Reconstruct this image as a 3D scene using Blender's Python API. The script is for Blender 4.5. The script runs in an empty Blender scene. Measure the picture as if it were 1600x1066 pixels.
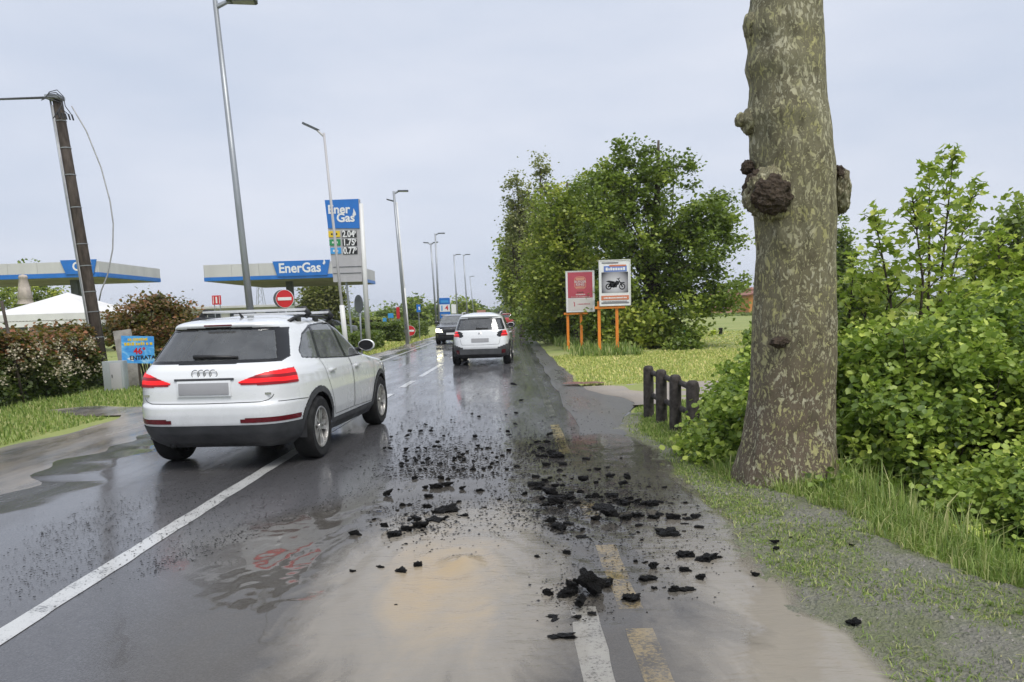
import bpy, bmesh, math, random
import numpy as np
from mathutils import Vector, Matrix, noise as mnoise

random.seed(7); RNG = np.random.default_rng(7)
SC = bpy.context.scene
COL = SC.collection
R = math.radians

# ------------------------------------------------------------------ camera
W, H, F, HC = 1600., 1066., 1209., 1.52          # photograph size, focal length in its pixels, eye height
PITCH, ROLL = R(7.0), R(1.8)
VPX, VPY = 800., 490.                            # where the straight-ahead direction lands in the photograph
CAMROT = (Matrix.Rotation(math.pi / 2 - PITCH, 3, 'X') @ Matrix.Rotation(-ROLL, 3, 'Z'))
_d = CAMROT.transposed() @ Vector((0, 1, 0))
PX = VPX - F * _d.x / -_d.z
PY = VPY + F * _d.y / -_d.z
cam_data = bpy.data.cameras.new('camera'); cam = bpy.data.objects.new('camera', cam_data); COL.objects.link(cam)
cam.location = (0, 0, HC); cam.rotation_euler = CAMROT.to_euler()
cam_data.sensor_width = 36.; cam_data.lens = 36. * F / W
cam_data.shift_x = -(PX - W / 2) / W; cam_data.shift_y = (PY - H / 2) / W
cam_data.clip_start = .05; cam_data.clip_end = 3000
SC.camera = cam

# ------------------------------------------------------------------ sky, sun, exposure
SUN_EL, SUN_AZ = R(58), R(150)
world = bpy.data.worlds.new('World'); SC.world = world; world.use_nodes = True
nt = world.node_tree; nt.nodes.clear()
w_out = nt.nodes.new('ShaderNodeOutputWorld'); w_mix = nt.nodes.new('ShaderNodeMixShader')
w_sky = nt.nodes.new('ShaderNodeTexSky'); w_sky.sky_type = 'NISHITA'; w_sky.sun_disc = False
w_sky.sun_elevation = SUN_EL; w_sky.sun_rotation = SUN_AZ; w_sky.dust_density = 4
w_b1 = nt.nodes.new('ShaderNodeBackground'); w_b1.inputs[1].default_value = .08
w_b2 = nt.nodes.new('ShaderNodeBackground'); w_b2.inputs[1].default_value = .63
w_tc = nt.nodes.new('ShaderNodeTexCoord'); w_mp = nt.nodes.new('ShaderNodeMapping'); w_mp.inputs['Scale'].default_value = (1, 1, 3.2)
w_n = nt.nodes.new('ShaderNodeTexNoise'); w_n.inputs['Scale'].default_value = 2.1; w_n.inputs['Detail'].default_value = 5; w_n.inputs['Roughness'].default_value = .5
w_r = nt.nodes.new('ShaderNodeValToRGB')
w_r.color_ramp.elements[0].position = .33; w_r.color_ramp.elements[0].color = (.585, .650, .780, 1)
w_r.color_ramp.elements[1].position = .70; w_r.color_ramp.elements[1].color = (.755, .79, .885, 1)
for a, b in ((w_tc.outputs['Generated'], w_mp.inputs[0]), (w_mp.outputs[0], w_n.inputs['Vector']), (w_n.outputs['Fac'], w_r.inputs[0]),
             (w_r.outputs[0], w_b2.inputs[0]), (w_sky.outputs[0], w_b1.inputs[0]), (w_b1.outputs[0], w_mix.inputs[1]),
             (w_b2.outputs[0], w_mix.inputs[2]), (w_mix.outputs[0], w_out.inputs[0])):
    nt.links.new(a, b)
w_mix.inputs[0].default_value = .93
sun_d = bpy.data.lights.new('sun', 'SUN'); sun = bpy.data.objects.new('sun', sun_d); COL.objects.link(sun)
sun_d.energy = 1.5; sun_d.angle = R(30); sun_d.color = (1, .97, .92)
sun.rotation_euler = Vector((math.sin(SUN_AZ) * math.cos(SUN_EL), math.cos(SUN_AZ) * math.cos(SUN_EL), math.sin(SUN_EL))).to_track_quat('Z', 'Y').to_euler()
SC.view_settings.view_transform = 'Standard'; SC.view_settings.look = 'None'
SC.view_settings.gamma = 1; SC.view_settings.use_curve_mapping = False
SC.view_settings.exposure = 0.78
SC.render.engine = 'CYCLES'
SC.cycles.use_denoising = True
SC.cycles.max_bounces = 6; SC.cycles.diffuse_bounces = 2; SC.cycles.glossy_bounces = 3; SC.cycles.transparent_max_bounces = 12; SC.cycles.volume_bounces = 0
SC.cycles.use_adaptive_sampling = True; SC.cycles.adaptive_threshold = .02

# ------------------------------------------------------------------ pixel -> place
def ray(px, py):
    return (CAMROT @ Vector(((px - PX) / F, -(py - PY) / F, -1))).normalized()
def G(px, py, z=0.):
    d = ray(px, py); return Vector((0, 0, HC)) + d * ((z - HC) / d.z)
def P(px, py, Y):
    d = ray(px, py); return Vector((0, 0, HC)) + d * (Y / d.y)

# ------------------------------------------------------------------ object helpers
def setp(o, label=None, cat=None, group=None, kind=None):
    if label: o['label'] = label
    if cat: o['category'] = cat
    if group: o['group'] = group
    if kind: o['kind'] = kind
    return o
def link(name, me, parent=None, **k):
    o = bpy.data.objects.new(name, me); COL.objects.link(o)
    if parent: o.parent = parent
    return setp(o, **k)
def empty(name, loc=(0, 0, 0), rz=0., **k):
    o = bpy.data.objects.new(name, None); COL.objects.link(o); o.location = loc; o.rotation_euler = (0, 0, rz)
    o.empty_display_size = .2
    return setp(o, **k)
def dup(o, loc=None, rz=None, scale=None, parent=None, **k):
    c = o.copy(); COL.objects.link(c); c.parent = parent
    if loc is not None: c.location = loc
    if rz is not None: c.rotation_euler = (0, 0, rz)
    if scale is not None: c.scale = (scale,) * 3 if not hasattr(scale, '__len__') else scale
    for ch in list(o.children): dup(ch, parent=c)
    return setp(c, **k)
def raw_mesh(name, v, f, mats=(), smooth=False):
    me = bpy.data.meshes.new(name); me.from_pydata([tuple(x) for x in v], [], [tuple(x) for x in f])
    for m in mats: me.materials.append(m)
    if smooth: me.polygons.foreach_set('use_smooth', [True] * len(me.polygons))
    me.update(); return me
def np_mesh(name, v, f, mat=None, smooth=False, attr=None):
    """v (n,3) floats, f (m,k) ints all of one size; attr = {name: per-face floats}"""
    me = bpy.data.meshes.new(name); n, m, k = len(v), len(f), f.shape[1]
    me.vertices.add(n); me.vertices.foreach_set('co', np.ascontiguousarray(v, np.float32).ravel())
    me.loops.add(m * k); me.loops.foreach_set('vertex_index', np.ascontiguousarray(f, np.int32).ravel())
    me.polygons.add(m); me.polygons.foreach_set('loop_start', np.arange(0, m * k, k, dtype=np.int32))
    try: me.polygons.foreach_set('loop_total', np.full(m, k, np.int32))
    except Exception: pass
    if smooth: me.polygons.foreach_set('use_smooth', np.ones(m, bool))
    if mat: me.materials.append(mat)
    for kx, val in (attr or {}).items():
        a = me.attributes.new(kx, 'FLOAT', 'FACE'); a.data.foreach_set('value', np.ascontiguousarray(val, np.float32))
    me.update(calc_edges=True); me.validate(); return me

class MB:
    """collects shapes, then links them as one mesh object"""
    def __init__(s): s.v = []; s.f = []
    def add(s, v, f, M=None):
        b = len(s.v)
        s.v += [tuple(M @ Vector(x)) if M else tuple(x) for x in v]; s.f += [tuple(b + i for i in q) for q in f]
        return s
    def box(s, c, size, rot=None, bev=0.):
        bm = bmesh.new(); bmesh.ops.create_cube(bm, size=1)
        for v in bm.verts: v.co = Vector((v.co.x * size[0], v.co.y * size[1], v.co.z * size[2]))
        if bev: bmesh.ops.bevel(bm, geom=bm.edges[:], offset=bev, segments=2, affect='EDGES', profile=.6)
        M = Matrix.Translation(Vector(c)) @ (rot.to_4x4() if rot else Matrix())
        return s.bm(bm, M)
    def bm(s, bm, M=None):
        bm.verts.index_update(); s.add([v.co.copy() for v in bm.verts], [[v.index for v in f.verts] for f in bm.faces], M); bm.free(); return s
    def tube(s, pts, rad, seg=10, caps=True):
        pts = [Vector(p) for p in pts]; rad = rad if hasattr(rad, '__len__') else [rad] * len(pts)
        b = len(s.v); up = None
        for i, p in enumerate(pts):
            t = (pts[min(i + 1, len(pts) - 1)] - pts[max(i - 1, 0)]).normalized()
            if up is None: up = Vector((1, 0, 0)) if abs(t.x) < .9 else Vector((0, 1, 0))
            a = t.cross(up).normalized(); c = a.cross(t).normalized(); up = c
            for k in range(seg):
                th = 2 * math.pi * k / seg; s.v.append(tuple(p + (a * math.cos(th) + c * math.sin(th)) * rad[i]))
        for i in range(len(pts) - 1):
            for k in range(seg):
                k2 = (k + 1) % seg; s.f.append((b + i * seg + k, b + i * seg + k2, b + (i + 1) * seg + k2, b + (i + 1) * seg + k))
        if caps:
            s.f.append(tuple(b + k for k in range(seg))[::-1]); s.f.append(tuple(b + (len(pts) - 1) * seg + k for k in range(seg)))
        return s
    def lathe(s, prof, M=None, seg=32, close=False):
        """prof: (radius, height) pairs around local z"""
        v = []; f = []; n = len(prof)
        for k in range(seg):
            th = 2 * math.pi * k / seg
            for r, z in prof: v.append((r * math.cos(th), r * math.sin(th), z))
        for k in range(seg):
            k2 = (k + 1) % seg
            for i in range(n if close else n - 1):
                j = (i + 1) % n; f.append((k * n + i, k2 * n + i, k2 * n + j, k * n + j))
        return s.add(v, f, M)
    def prism(s, poly, d0, d1, M=None):
        """polygon in local xy, extruded from z=d0 to z=d1"""
        n = len(poly); v = [(x, y, d0) for x, y in poly] + [(x, y, d1) for x, y in poly]
        f = [tuple(range(n))[::-1], tuple(range(n, 2 * n))] + [(i, (i + 1) % n, n + (i + 1) % n, n + i) for i in range(n)]
        return s.add(v, f, M)
    def build(s, name, mat, parent=None, smooth=False, angle=None, **k):
        me = raw_mesh(name, s.v, s.f, [mat] if mat else [], smooth or angle is not None)
        if angle is not None: me.set_sharp_from_angle(angle=R(angle))
        return link(name, me, parent, **k)
def rotm(x=0, y=0, z=0): return Matrix.Rotation(R(z), 3, 'Z') @ Matrix.Rotation(R(y), 3, 'Y') @ Matrix.Rotation(R(x), 3, 'X')

_fonts = {}
def text_mesh(s, size=1., bold=0., depth=0., align='CENTER', xs=1.):
    c = bpy.data.curves.new('t', 'FONT'); c.body = s; c.size = size; c.offset = bold * size; c.extrude = depth
    c.align_x = align; c.align_y = 'CENTER'; c.resolution_u = 3
    o = bpy.data.objects.new('t', c); COL.objects.link(o)
    dg = bpy.context.evaluated_depsgraph_get(); me = bpy.data.meshes.new_from_object(o.evaluated_get(dg))
    bpy.data.objects.remove(o); bpy.data.curves.remove(c)
    if xs != 1.:
        for v in me.vertices: v.co.x *= xs
    return me
FACE = Matrix(((1, 0, 0, 0), (0, 0, -1, 0), (0, 1, 0, 0), (0, 0, 0, 1)))   # text plane -> facing -y (towards the viewer), up z
def text(name, s, size, loc, mat, parent, bold=0., xs=1., M=None, depth=.002, align='CENTER'):
    me = text_mesh(s, size, bold, depth, align, xs); me.materials.append(mat)
    me.transform(Matrix.Translation(Vector(loc)) @ (M or FACE)); return link(name, me, parent)

# ------------------------------------------------------------------ materials
class NT:
    def __init__(s, name):
        s.m = bpy.data.materials.new(name); s.m.use_nodes = True; s.t = s.m.node_tree; s.t.nodes.clear()
        s.o = s.t.nodes.new('ShaderNodeOutputMaterial')
    def n(s, kind, **k):
        x = s.t.nodes.new('ShaderNode' + kind)
        for a, b in k.items(): setattr(x, a, b)
        return x
    def set(s, sock, val):
        if isinstance(val, bpy.types.NodeSocket): s.t.links.new(val, sock)
        elif val is not None:
            if sock.type == 'RGBA' and len(val) == 3: val = (*val, 1)
            sock.default_value = val
    def pos(s):
        return s.n('NewGeometry').outputs['Position']
    def obj(s):
        return s.n('TexCoord').outputs['Object']
    def vmap(s, v, scale=(1, 1, 1), rot=(0, 0, 0), loc=(0, 0, 0)):
        x = s.n('Mapping'); s.set(x.inputs[0], v); x.inputs['Scale'].default_value = scale; x.inputs['Rotation'].default_value = rot; x.inputs['Location'].default_value = loc
        return x.outputs[0]
    def noise(s, v, scale, detail=4, rough=.55, dist=0.):
        x = s.n('TexNoise'); s.set(x.inputs['Vector'], v); x.inputs['Scale'].default_value = scale; x.inputs['Detail'].default_value = detail
        x.inputs['Roughness'].default_value = rough; x.inputs['Distortion'].default_value = dist; return x.outputs['Fac']
    def vor(s, v, scale, feature='F1', out='Distance', rand=1.):
        x = s.n('TexVoronoi', feature=feature); s.set(x.inputs['Vector'], v); x.inputs['Scale'].default_value = scale; x.inputs['Randomness'].default_value = rand
        return x.outputs[out]
    def ramp(s, f, *stops):
        x = s.n('ValToRGB'); s.set(x.inputs[0], f); e = x.color_ramp.elements
        while len(e) < len(stops): e.new(.5)
        for q, (p, c) in zip(e, stops):
            q.position = p; q.color = (c, c, c, 1) if not hasattr(c, '__len__') else (*c, 1)
        return x.outputs[0]
    def mix(s, f, a, b):
        x = s.n('Mix', data_type='RGBA'); s.set(x.inputs[0], f); s.set(x.inputs[6], a); s.set(x.inputs[7], b); return x.outputs[2]
    def math(s, op, a, b=0., c=None, clamp=False):
        x = s.n('Math', operation=op, use_clamp=clamp); s.set(x.inputs[0], a); s.set(x.inputs[1], b)
        if c is not None: s.set(x.inputs[2], c)
        return x.outputs[0]
    def sep(s, v):
        x = s.n('SeparateXYZ'); s.set(x.inputs[0], v); return x.outputs
    def attr(s, name):
        x = s.n('Attribute'); x.attribute_name = name; return x.outputs['Fac']
    def bump(s, h, strength=.3, dist=.02, normal=None):
        x = s.n('Bump'); s.set(x.inputs['Height'], h); x.inputs['Strength'].default_value = strength; x.inputs['Distance'].default_value = dist
        if normal: s.set(x.inputs['Normal'], normal)
        return x.outputs[0]
    def bsdf(s, **k):
        x = s.n('BsdfPrincipled')
        for a, b in k.items(): s.set(x.inputs[a.replace('_', ' ')], b)
        return x
    def out(s, sh):
        s.t.links.new(sh.outputs[0] if hasattr(sh, 'outputs') else sh, s.o.inputs[0]); return s.m

def plain(name, col, rough=.5, metal=0., var=.12, scale=6., bump=0., spec=.5, coat=0., streak=False):
    """solid colour with slight uneven tone and dirt"""
    t = NT(name); v = t.obj(); n1 = t.noise(t.vmap(v, (1, 1, .25) if streak else (1, 1, 1)), scale, 5, .6)
    d = tuple(c * (1 - var * 2.2) for c in col); l = tuple(min(1, c * (1 + var)) for c in col)
    c = t.ramp(n1, (.3, d), (.7, l))
    b = t.bsdf(Base_Color=c, Roughness=t.ramp(n1, (.3, min(1, rough * 1.25)), (.7, rough * .85)), Metallic=metal, Coat_Weight=coat, Coat_Roughness=.05)
    b.inputs['Specular IOR Level'].default_value = spec
    if bump: t.set(b.inputs['Normal'], t.bump(t.noise(v, scale * 12, 3), bump, .01))
    return t.out(b)
def leafmat(name, stops, trans=.35, rough=.42):
    """stops: colours spread over the per-leaf random value"""
    t = NT(name); r = t.attr('rnd'); n = len(stops)
    c = t.ramp(r, *[(i / (n - 1), s) for i, s in enumerate(stops)])
    b = t.bsdf(Base_Color=c, Roughness=rough); b.inputs['Specular IOR Level'].default_value = .35
    tr = t.n('BsdfTranslucent'); t.set(tr.inputs[0], t.mix(.5, c, (.25, .38, .03)))
    m = t.n('MixShader'); m.inputs[0].default_value = trans
    t.t.links.new(b.outputs[0], m.inputs[1]); t.t.links.new(tr.outputs[0], m.inputs[2]); return t.out(m)
def emis(name, col, strength):
    t = NT(name); b = t.bsdf(Base_Color=col, Roughness=.2, Emission_Color=col, Emission_Strength=strength); return t.out(b)

M = {}
M['steel'] = plain('galvanised_steel', (.36, .38, .40), .45, .6, .1, 3, streak=True)
M['dark_steel'] = plain('dark_steel', (.12, .13, .14), .5, .4, .1, 3)
M['white_paint'] = plain('white_painted_metal', (.72, .72, .70), .4, 0, .06, 4, streak=True)
M['black'] = plain('black_plastic', (.018, .018, .019), .45, 0, .15, 8)
M['blue'] = plain('sign_blue', (.02, .17, .56), .35, 0, .05, 2)
M['skyblue'] = plain('sign_sky_blue', (.06, .34, .72), .35, 0, .05, 2)
M['signwhite'] = plain('sign_white', (.80, .80, .80), .4, 0, .04, 2)
M['yellow'] = plain('sign_yellow', (.78, .55, .03), .4, 0, .04, 2)
M['green'] = plain('sign_green', (.03, .26, .09), .4, 0, .04, 2)
M['red'] = plain('sign_red', (.60, .02, .025), .35, 0, .05, 2)
M['grey_panel'] = plain('grey_panel', (.46, .45, .46), .45, 0, .05, 2, streak=True)
M['canopy'] = plain('canopy_fascia', (.58, .57, .56), .45, 0, .06, .8, streak=True)
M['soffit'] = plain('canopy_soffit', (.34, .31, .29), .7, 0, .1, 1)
M['orange'] = plain('orange_paint', (.80, .25, .03), .45, 0, .1, 5, streak=True)
M['wood_dark'] = plain('tarred_wood', (.066, .050, .038), .75, 0, .25, 14, .4, streak=True)
M['post_wood'] = plain('weathered_post', (.062, .052, .045), .8, 0, .25, 18, .5)
M['concrete'] = plain('concrete', (.34, .32, .29), .85, 0, .16, 6, .3)
M['cabinet'] = plain('cabinet_grey', (.36, .39, .40), .6, 0, .08, 5, streak=True)
M['fabric'] = plain('tent_canvas', (.74, .73, .71), .9, 0, .05, 2)
M['taupe'] = plain('parasol_taupe', (.52, .45, .39), .9, 0, .1, 6)
M['cable'] = plain('cable', (.06, .06, .07), .6)
M['cable_pale'] = plain('pale_cable', (.42, .42, .42), .6)
M['bark'] = plain('twig_bark', (.075, .058, .04), .85, 0, .25, 10, .3)
M['render'] = plain('orange_render', (.62, .27, .07), .85, 0, .08, 2)
M['pinkish'] = plain('pink_render', (.48, .24, .19), .85, 0, .08, 2)
M['tiles'] = plain('roof_tiles', (.30, .13, .09), .85, 0, .15, 3)
M['palewall'] = plain('pale_wall', (.55, .53, .49), .8, 0, .08, 1)
M['window_dark'] = plain('dark_window', (.03, .035, .04), .15, 0, .1, 1)
M['teal'] = plain('teal_plastic', (.03, .30, .22), .5)
M['lime'] = plain('lime_plastic', (.52, .62, .06), .5)

# ================================================================== THE SETTING
def sstep(a, b, x): 
    t = np.clip((np.asarray(x, float) - a) / (b - a), 0, 1); return t * t * (3 - 2 * t)
def wob(y, amp=.1, f=1., ph=0.):
    return amp * (np.sin(y * 1.3 * f + ph) * .5 + np.sin(y * 3.1 * f + ph * 2) * .3 + np.sin(y * 7.7 * f + ph * 3) * .2)
def road_right(y):                                     # right edge of the asphalt
    return 1.40 - .12 * sstep(12, 30, y) + wob(y, .10, .8) * (1 - .8 * sstep(10, 40, y)) + .55 * np.exp(-((np.asarray(y) - 12.6) / 1.6) ** 2)
def road_left(y): return -6.9 + wob(y, .25, .5, 1.) + .0 * y
def centre_x(y): return -2.60 + .40 * sstep(5, 32, y)
def ground_z(x, y):
    x = np.asarray(x, float); y = np.asarray(y, float)
    z = np.full(np.broadcast(x, y).shape, -.03)
    rr = road_right(y)
    z = z + .065 * sstep(rr + .02, rr + .9, x)         # verge rises a little
    ditch = (sstep(2.55, 3.7, x) - sstep(4.9, 6.8, x)) * (1 - sstep(10.6, 12.0, y)) * sstep(-8, -4, y)
    z = z - .85 * ditch
    z = z + .06 * sstep(-6.9, -8.0, x)
    bumps = (np.sin(x * 5.1 + y * 2.3) * np.sin(y * 4.3 - x * 1.7) * .4 + np.sin(x * 11 + 1.3 * y) * np.sin(y * 9.1) * .25)
    near = (sstep(rr + .05, rr + .6, x) + sstep(-7.1, -7.8, x)) * (1 - sstep(25, 60, np.abs(y)))
    return z + bumps * .022 * near

# materials of the ground
t = NT('grass_ground'); v = t.pos()
n1 = t.noise(v, .35, 4); n2 = t.noise(v, 9, 5, .65); n3 = t.noise(t.vmap(v, (.04, .5, 1), (0, 0, .5)), 1, 3)
c = t.mix(n2, (.115, .155, .035), (.30, .36, .09)); c = t.mix(t.ramp(n1, (.42, 0), (.72, .75)), c, (.32, .34, .11))
c = t.mix(t.ramp(n3, (.45, 0), (.65, .5)), c, (.38, .36, .15))
M['grass_ground'] = t.out(t.bsdf(Base_Color=c, Roughness=.9, Normal=t.bump(n2, .6, .05)))

t = NT('silt'); v = t.pos()
n1 = t.noise(v, 2.2, 5, .6); n2 = t.noise(v, 28, 6, .7); n3 = t.vor(v, 55)
c = t.mix(n2, (.14, .13, .10), (.43, .415, .345)); c = t.mix(t.ramp(n1, (.38, 0), (.60, .75)), c, (.19, .215, .09))
c = t.mix(t.ramp(n3, (.08, .7), (.2, 0)), c, (.33, .31, .27))
M['silt'] = t.out(t.bsdf(Base_Color=c, Roughness=t.ramp(n1, (.35, .35), (.6, .8)), Normal=t.bump(t.math('ADD', n2, t.math('ADD', t.math('MULTIPLY', n3, .5), t.math('MULTIPLY', n1, 1.5))), 1., .05)))

t = NT('gravel_drive'); v = t.pos()
n1 = t.noise(v, .9, 4); n2 = t.noise(v, 40, 5, .7)
c = t.mix(n2, (.24, .20, .16), (.44, .39, .33)); c = t.mix(t.ramp(n1, (.45, 0), (.65, .6)), c, (.28, .26, .24))
M['gravel'] = t.out(t.bsdf(Base_Color=c, Roughness=.85, Normal=t.bump(n2, .6, .03)))

def asphalt(name, a, b, tint=None, puddle=(.40, .62), rough=(.03, .24)):
    t = NT(name); v = t.pos()
    ag = t.vor(v, 95); fine = t.noise(v, 190, 3, .6); big = t.noise(t.vmap(v, (1.3, .2, 1)), .9, 6, .62); mid = t.noise(v, 7, 5, .65)
    c = t.mix(ag, a, b); c = t.mix(t.math('MULTIPLY', mid, .55), c, tuple(x * .55 for x in a))
    if tint: c = t.mix(t.ramp(t.noise(t.vmap(v, (1.4, .5, 1)), .7, 6, .65), (.38, 0), (.62, .85)), c, tint)
    pud = t.ramp(big, (puddle[0], rough[1]), (puddle[1], rough[0]))
    cr = t.math('ADD', pud, t.math('MULTIPLY', mid, .06))
    bs = t.bsdf(Base_Color=c, Roughness=.55, Normal=t.bump(t.math('ADD', ag, fine), .3, .004), Coat_Weight=1., Coat_IOR=1.33, Coat_Roughness=cr)
    wet = t.ramp(big, (puddle[0] - .02, 1.), (puddle[1] - .06, 0.))
    bn = t.n('Bump'); bn.inputs['Distance'].default_value = .006; t.set(bn.inputs['Strength'], t.math('MULTIPLY', wet, .085)); t.set(bn.inputs['Height'], t.math('ADD', t.math('MULTIPLY', ag, .8), t.noise(v, 60, 4, .7)))
    t.set(bs.inputs['Coat Normal'], bn.outputs[0])
    return t.out(bs)
M['asphalt'] = asphalt('wet_asphalt', (.036, .035, .038), (.128, .124, .126))
M['layby'] = asphalt('wet_muddy_layby', (.06, .057, .054), (.115, .108, .098), tint=(.36, .30, .225), rough=(.04, .26))
M['shoulder'] = asphalt('worn_shoulder_asphalt', (.065, .063, .060), (.150, .143, .132), puddle=(.46, .72), rough=(.06, .38))

def paint(name, col, worn):
    t = NT(name); v = t.pos()
    n = t.noise(v, 55, 5, .75); m = t.noise(v, 4, 4, .6); ag = t.vor(v, 95)
    f = t.ramp(t.math('ADD', t.math('MULTIPLY', n, .6), t.math('MULTIPLY', m, .4)), (worn - .05, 0), (worn + .05, 1))
    c = t.mix(f, (.05, .048, .048), t.mix(m, tuple(x * .75 for x in col), col))
    return t.out(t.bsdf(Base_Color=c, Roughness=.35, Normal=t.bump(ag, .3, .005), Coat_Weight=.7, Coat_IOR=1.33, Coat_Roughness=.12))
M['road_white'] = paint('worn_white_line', (.60, .60, .58), .42)
M['road_yellow'] = paint('worn_yellow_line', (.50, .38, .16), .505)
M['road_faint'] = paint('faint_worn_line', (.46, .45, .40), .56)

# ground: one sheet to the horizon, denser near the ditch
xs = np.unique(np.concatenate([np.linspace(-900, -60, 15), np.linspace(-60, -12, 25), np.linspace(-12, -6.6, 40), [-6, -4, -2, 0, 1.0], np.linspace(1.05, 7.2, 88), np.linspace(7.5, 30, 24), np.linspace(32, 900, 18)]))
ys = np.unique(np.concatenate([np.linspace(-60, 0, 14), np.linspace(.2, 14, 140), np.linspace(14.5, 60, 70), np.linspace(64, 200, 30), np.linspace(215, 1500, 20)]))
Xg, Yg = np.meshgrid(xs, ys); Zg = ground_z(Xg, Yg)
def grid_faces(ny, nx):
    i = np.arange(ny * nx).reshape(ny, nx); return np.stack([i[:-1, :-1], i[:-1, 1:], i[1:, 1:], i[1:, :-1]], -1).reshape(-1, 4)
link('ground', np_mesh('ground', np.stack([Xg, Yg, Zg], -1).reshape(-1, 3), grid_faces(len(ys), len(xs)), M['grass_ground'], True), kind='structure')

def strip(name, fx0, fx1, y0, y1, z, mat, ny=60, nx=6, kind='structure', skirt=True, log=False):
    yy = np.linspace(y0, y1, ny) if not log else np.concatenate([np.linspace(y0, 26, 300), 26 + (np.linspace(0, 1, 121)[1:] ** 2.5) * (y1 - 26)]); ny = len(yy)
    rows = []
    for y in yy:
        a, b = float(fx0(y)), float(fx1(y)); xx = np.linspace(a, b, nx)
        r = [(x, y, z(x, y) if callable(z) else z) for x in xx]
        if skirt: r = [(a - .01, y, r[0][2] - .05)] + r + [(b + .01, y, r[-1][2] - .05)]
        rows += r
    n = nx + (2 if skirt else 0)
    return link(name, np_mesh(name, np.array(rows), grid_faces(ny, n), mat, False), kind=kind)
strip('road', lambda y: -5.0 + wob(y, .42, .9), road_right, -12, 1200, 0., M['asphalt'], 420, 10, log=True)
strip('layby', lambda y: road_left(y) - .25 * np.sin(y * .4), lambda y: -4.4, -6, 15.2, -.004, M['layby'], 90, 8, skirt=False)
strip('pavement_edge', lambda y: -5.9 + wob(y, .1), lambda y: -4.96, 15.2, 300, -.006, M['layby'], 120, 3, log=True, skirt=False)
# asphalt spur into the yard on the left, gravel driveway on the right
strip('yard_entrance', lambda y: -8.6 + 1.1 * abs(y - 14.0), lambda y: -6.55, 13.2, 14.5, lambda x, y: max(-.003, float(ground_z(x, y)) + .010), M['layby'], 14, 24, skirt=False)
strip('driveway', lambda y: float(road_right(y)) - .02, lambda y: 14., 12.2, 15.6, lambda x, y: .012 + .03 * sstep(1.6, 3, x), M['gravel'], 30, 24)

strip('road_shoulder', lambda y: .82 + wob(y, .05, 1.3, 2.), lambda y: road_right(y) - .01, 8.6, 130, .003, M['shoulder'], 160, 5, skirt=False)
# puddle of reddish water on the driveway
def blob(name, c, rx, ry, z, mat, n=40, seed=0, **k):
    vs = [(c[0], c[1], z)]; 
    for i in range(n):
        th = 2 * math.pi * i / n; q = 1 + .25 * math.sin(2 * th + seed) + .14 * math.sin(5 * th + seed * 2) + .08 * math.sin(9 * th + seed)
        vs.append((c[0] + rx * q * math.cos(th), c[1] + ry * q * math.sin(th), z))
    return link(name, raw_mesh(name, vs, [(0, i + 1, (i + 1) % n + 1) for i in range(n)], [mat]), **k)
t = NT('brick_red_patch'); n = t.noise(t.pos(), 14, 5); M['redpatch'] = t.out(t.bsdf(Base_Color=t.ramp(n, (.35, (.13, .06, .05)), (.65, (.27, .12, .10))), Roughness=.35))
g = G(912, 602); blob('red_gravel_patch', (g.x, g.y), .34, .30, .052, M['redpatch'], seed=2, kind='structure')

# road markings, each a thin sheet on the asphalt
def line(name, fx, w, y0, y1, mat, z=.004):
    ny = max(4, int((y1 - y0) / .12)); ny = min(ny, 220)
    strip(name, lambda y: fx(y) - w / 2 + wob(y, .008, 4), lambda y: fx(y) + w / 2 + wob(y, .008, 4, 2.), y0, y1, z, mat, ny, 3, skirt=False)
line('centre_line', centre_x, .14, 1.5, 13.2, M['road_white'])
for a, b in ((14.2, 15.4), (16.7, 18.4), (19.6, 24.4), (27.5, 31), (35, 38.5), (43, 47), (51, 55), (60, 64), (69, 74), (80, 85), (92, 98), (106, 113)):
    line('centre_line_dash', centre_x, .14, a, b, M['road_white'])
line('left_edge_line', lambda y: -4.62, .14, 14, 150, M['road_white'])
line('right_edge_line', lambda y: .315 + .0 * y, .135, 1.5, 3.85, M['road_white'])
line('right_edge_line', lambda y: .30, .10, 19, 110, M['road_faint'])
for a, b in ((1.5, 3.55), (3.8, 4.9), (5.55, 6.1), (8.2, 10.4)):
    line('yellow_line', lambda y: .56 - .03 * sstep(4, 9, y), .125, a, b, M['road_yellow'], .0045)

line('yellow_line', lambda y: .55, .11, 11.2, 80, M['road_faint'], .0045)
# silt washed over the near verge
def bank_x(y):                                         # where the lush grass of the bank begins
    return np.interp(y, [1, 3., 3.9, 4.4, 5.8, 6.6, 8], [3.2, 3.0, 2.55, 2.38, 2.2, 1.95, 1.75]) + wob(y, .12, 2.)
def silt_z(x, y):
    rr = road_right(y); lim = bank_x(y) * (1 - sstep(6.6, 8.2, y)) + (rr + .22) * sstep(6.6, 8.2, y); e = sstep(rr - .16, rr + .0, x + .05 * np.sin(y * 9) + .03 * np.sin(y * 23)) * (1 - sstep(lim - .05, lim + .2, x)) * (1 - sstep(11.2, 12.2, y))
    hole = np.clip(np.sin(x * 6.3 + 2 * np.sin(y * 2.1)) * np.sin(y * 5.2 + x * 2) - .35, 0, 1)
    rough = .012 * np.sin(x * 9 + 2 * np.sin(y * 5)) * np.sin(y * 7.3 + 2 * np.sin(x * 6)) + .008 * np.sin(x * 31 + 3 * np.sin(y * 13)) * np.sin(y * 27 + 2 * np.sin(x * 19)) + .004 * np.sin(x * 71 + y * 33) * np.sin(y * 63 - x * 20)
    return ground_z(x, y) - .05 + (.080 - .014 * sstep(rr + .1, rr + .5, x) + rough) * e 
xs2 = np.linspace(1.15, 3.3, 140); ys2 = np.linspace(1.2, 12.4, 420); X2, Y2 = np.meshgrid(xs2, ys2)
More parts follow.
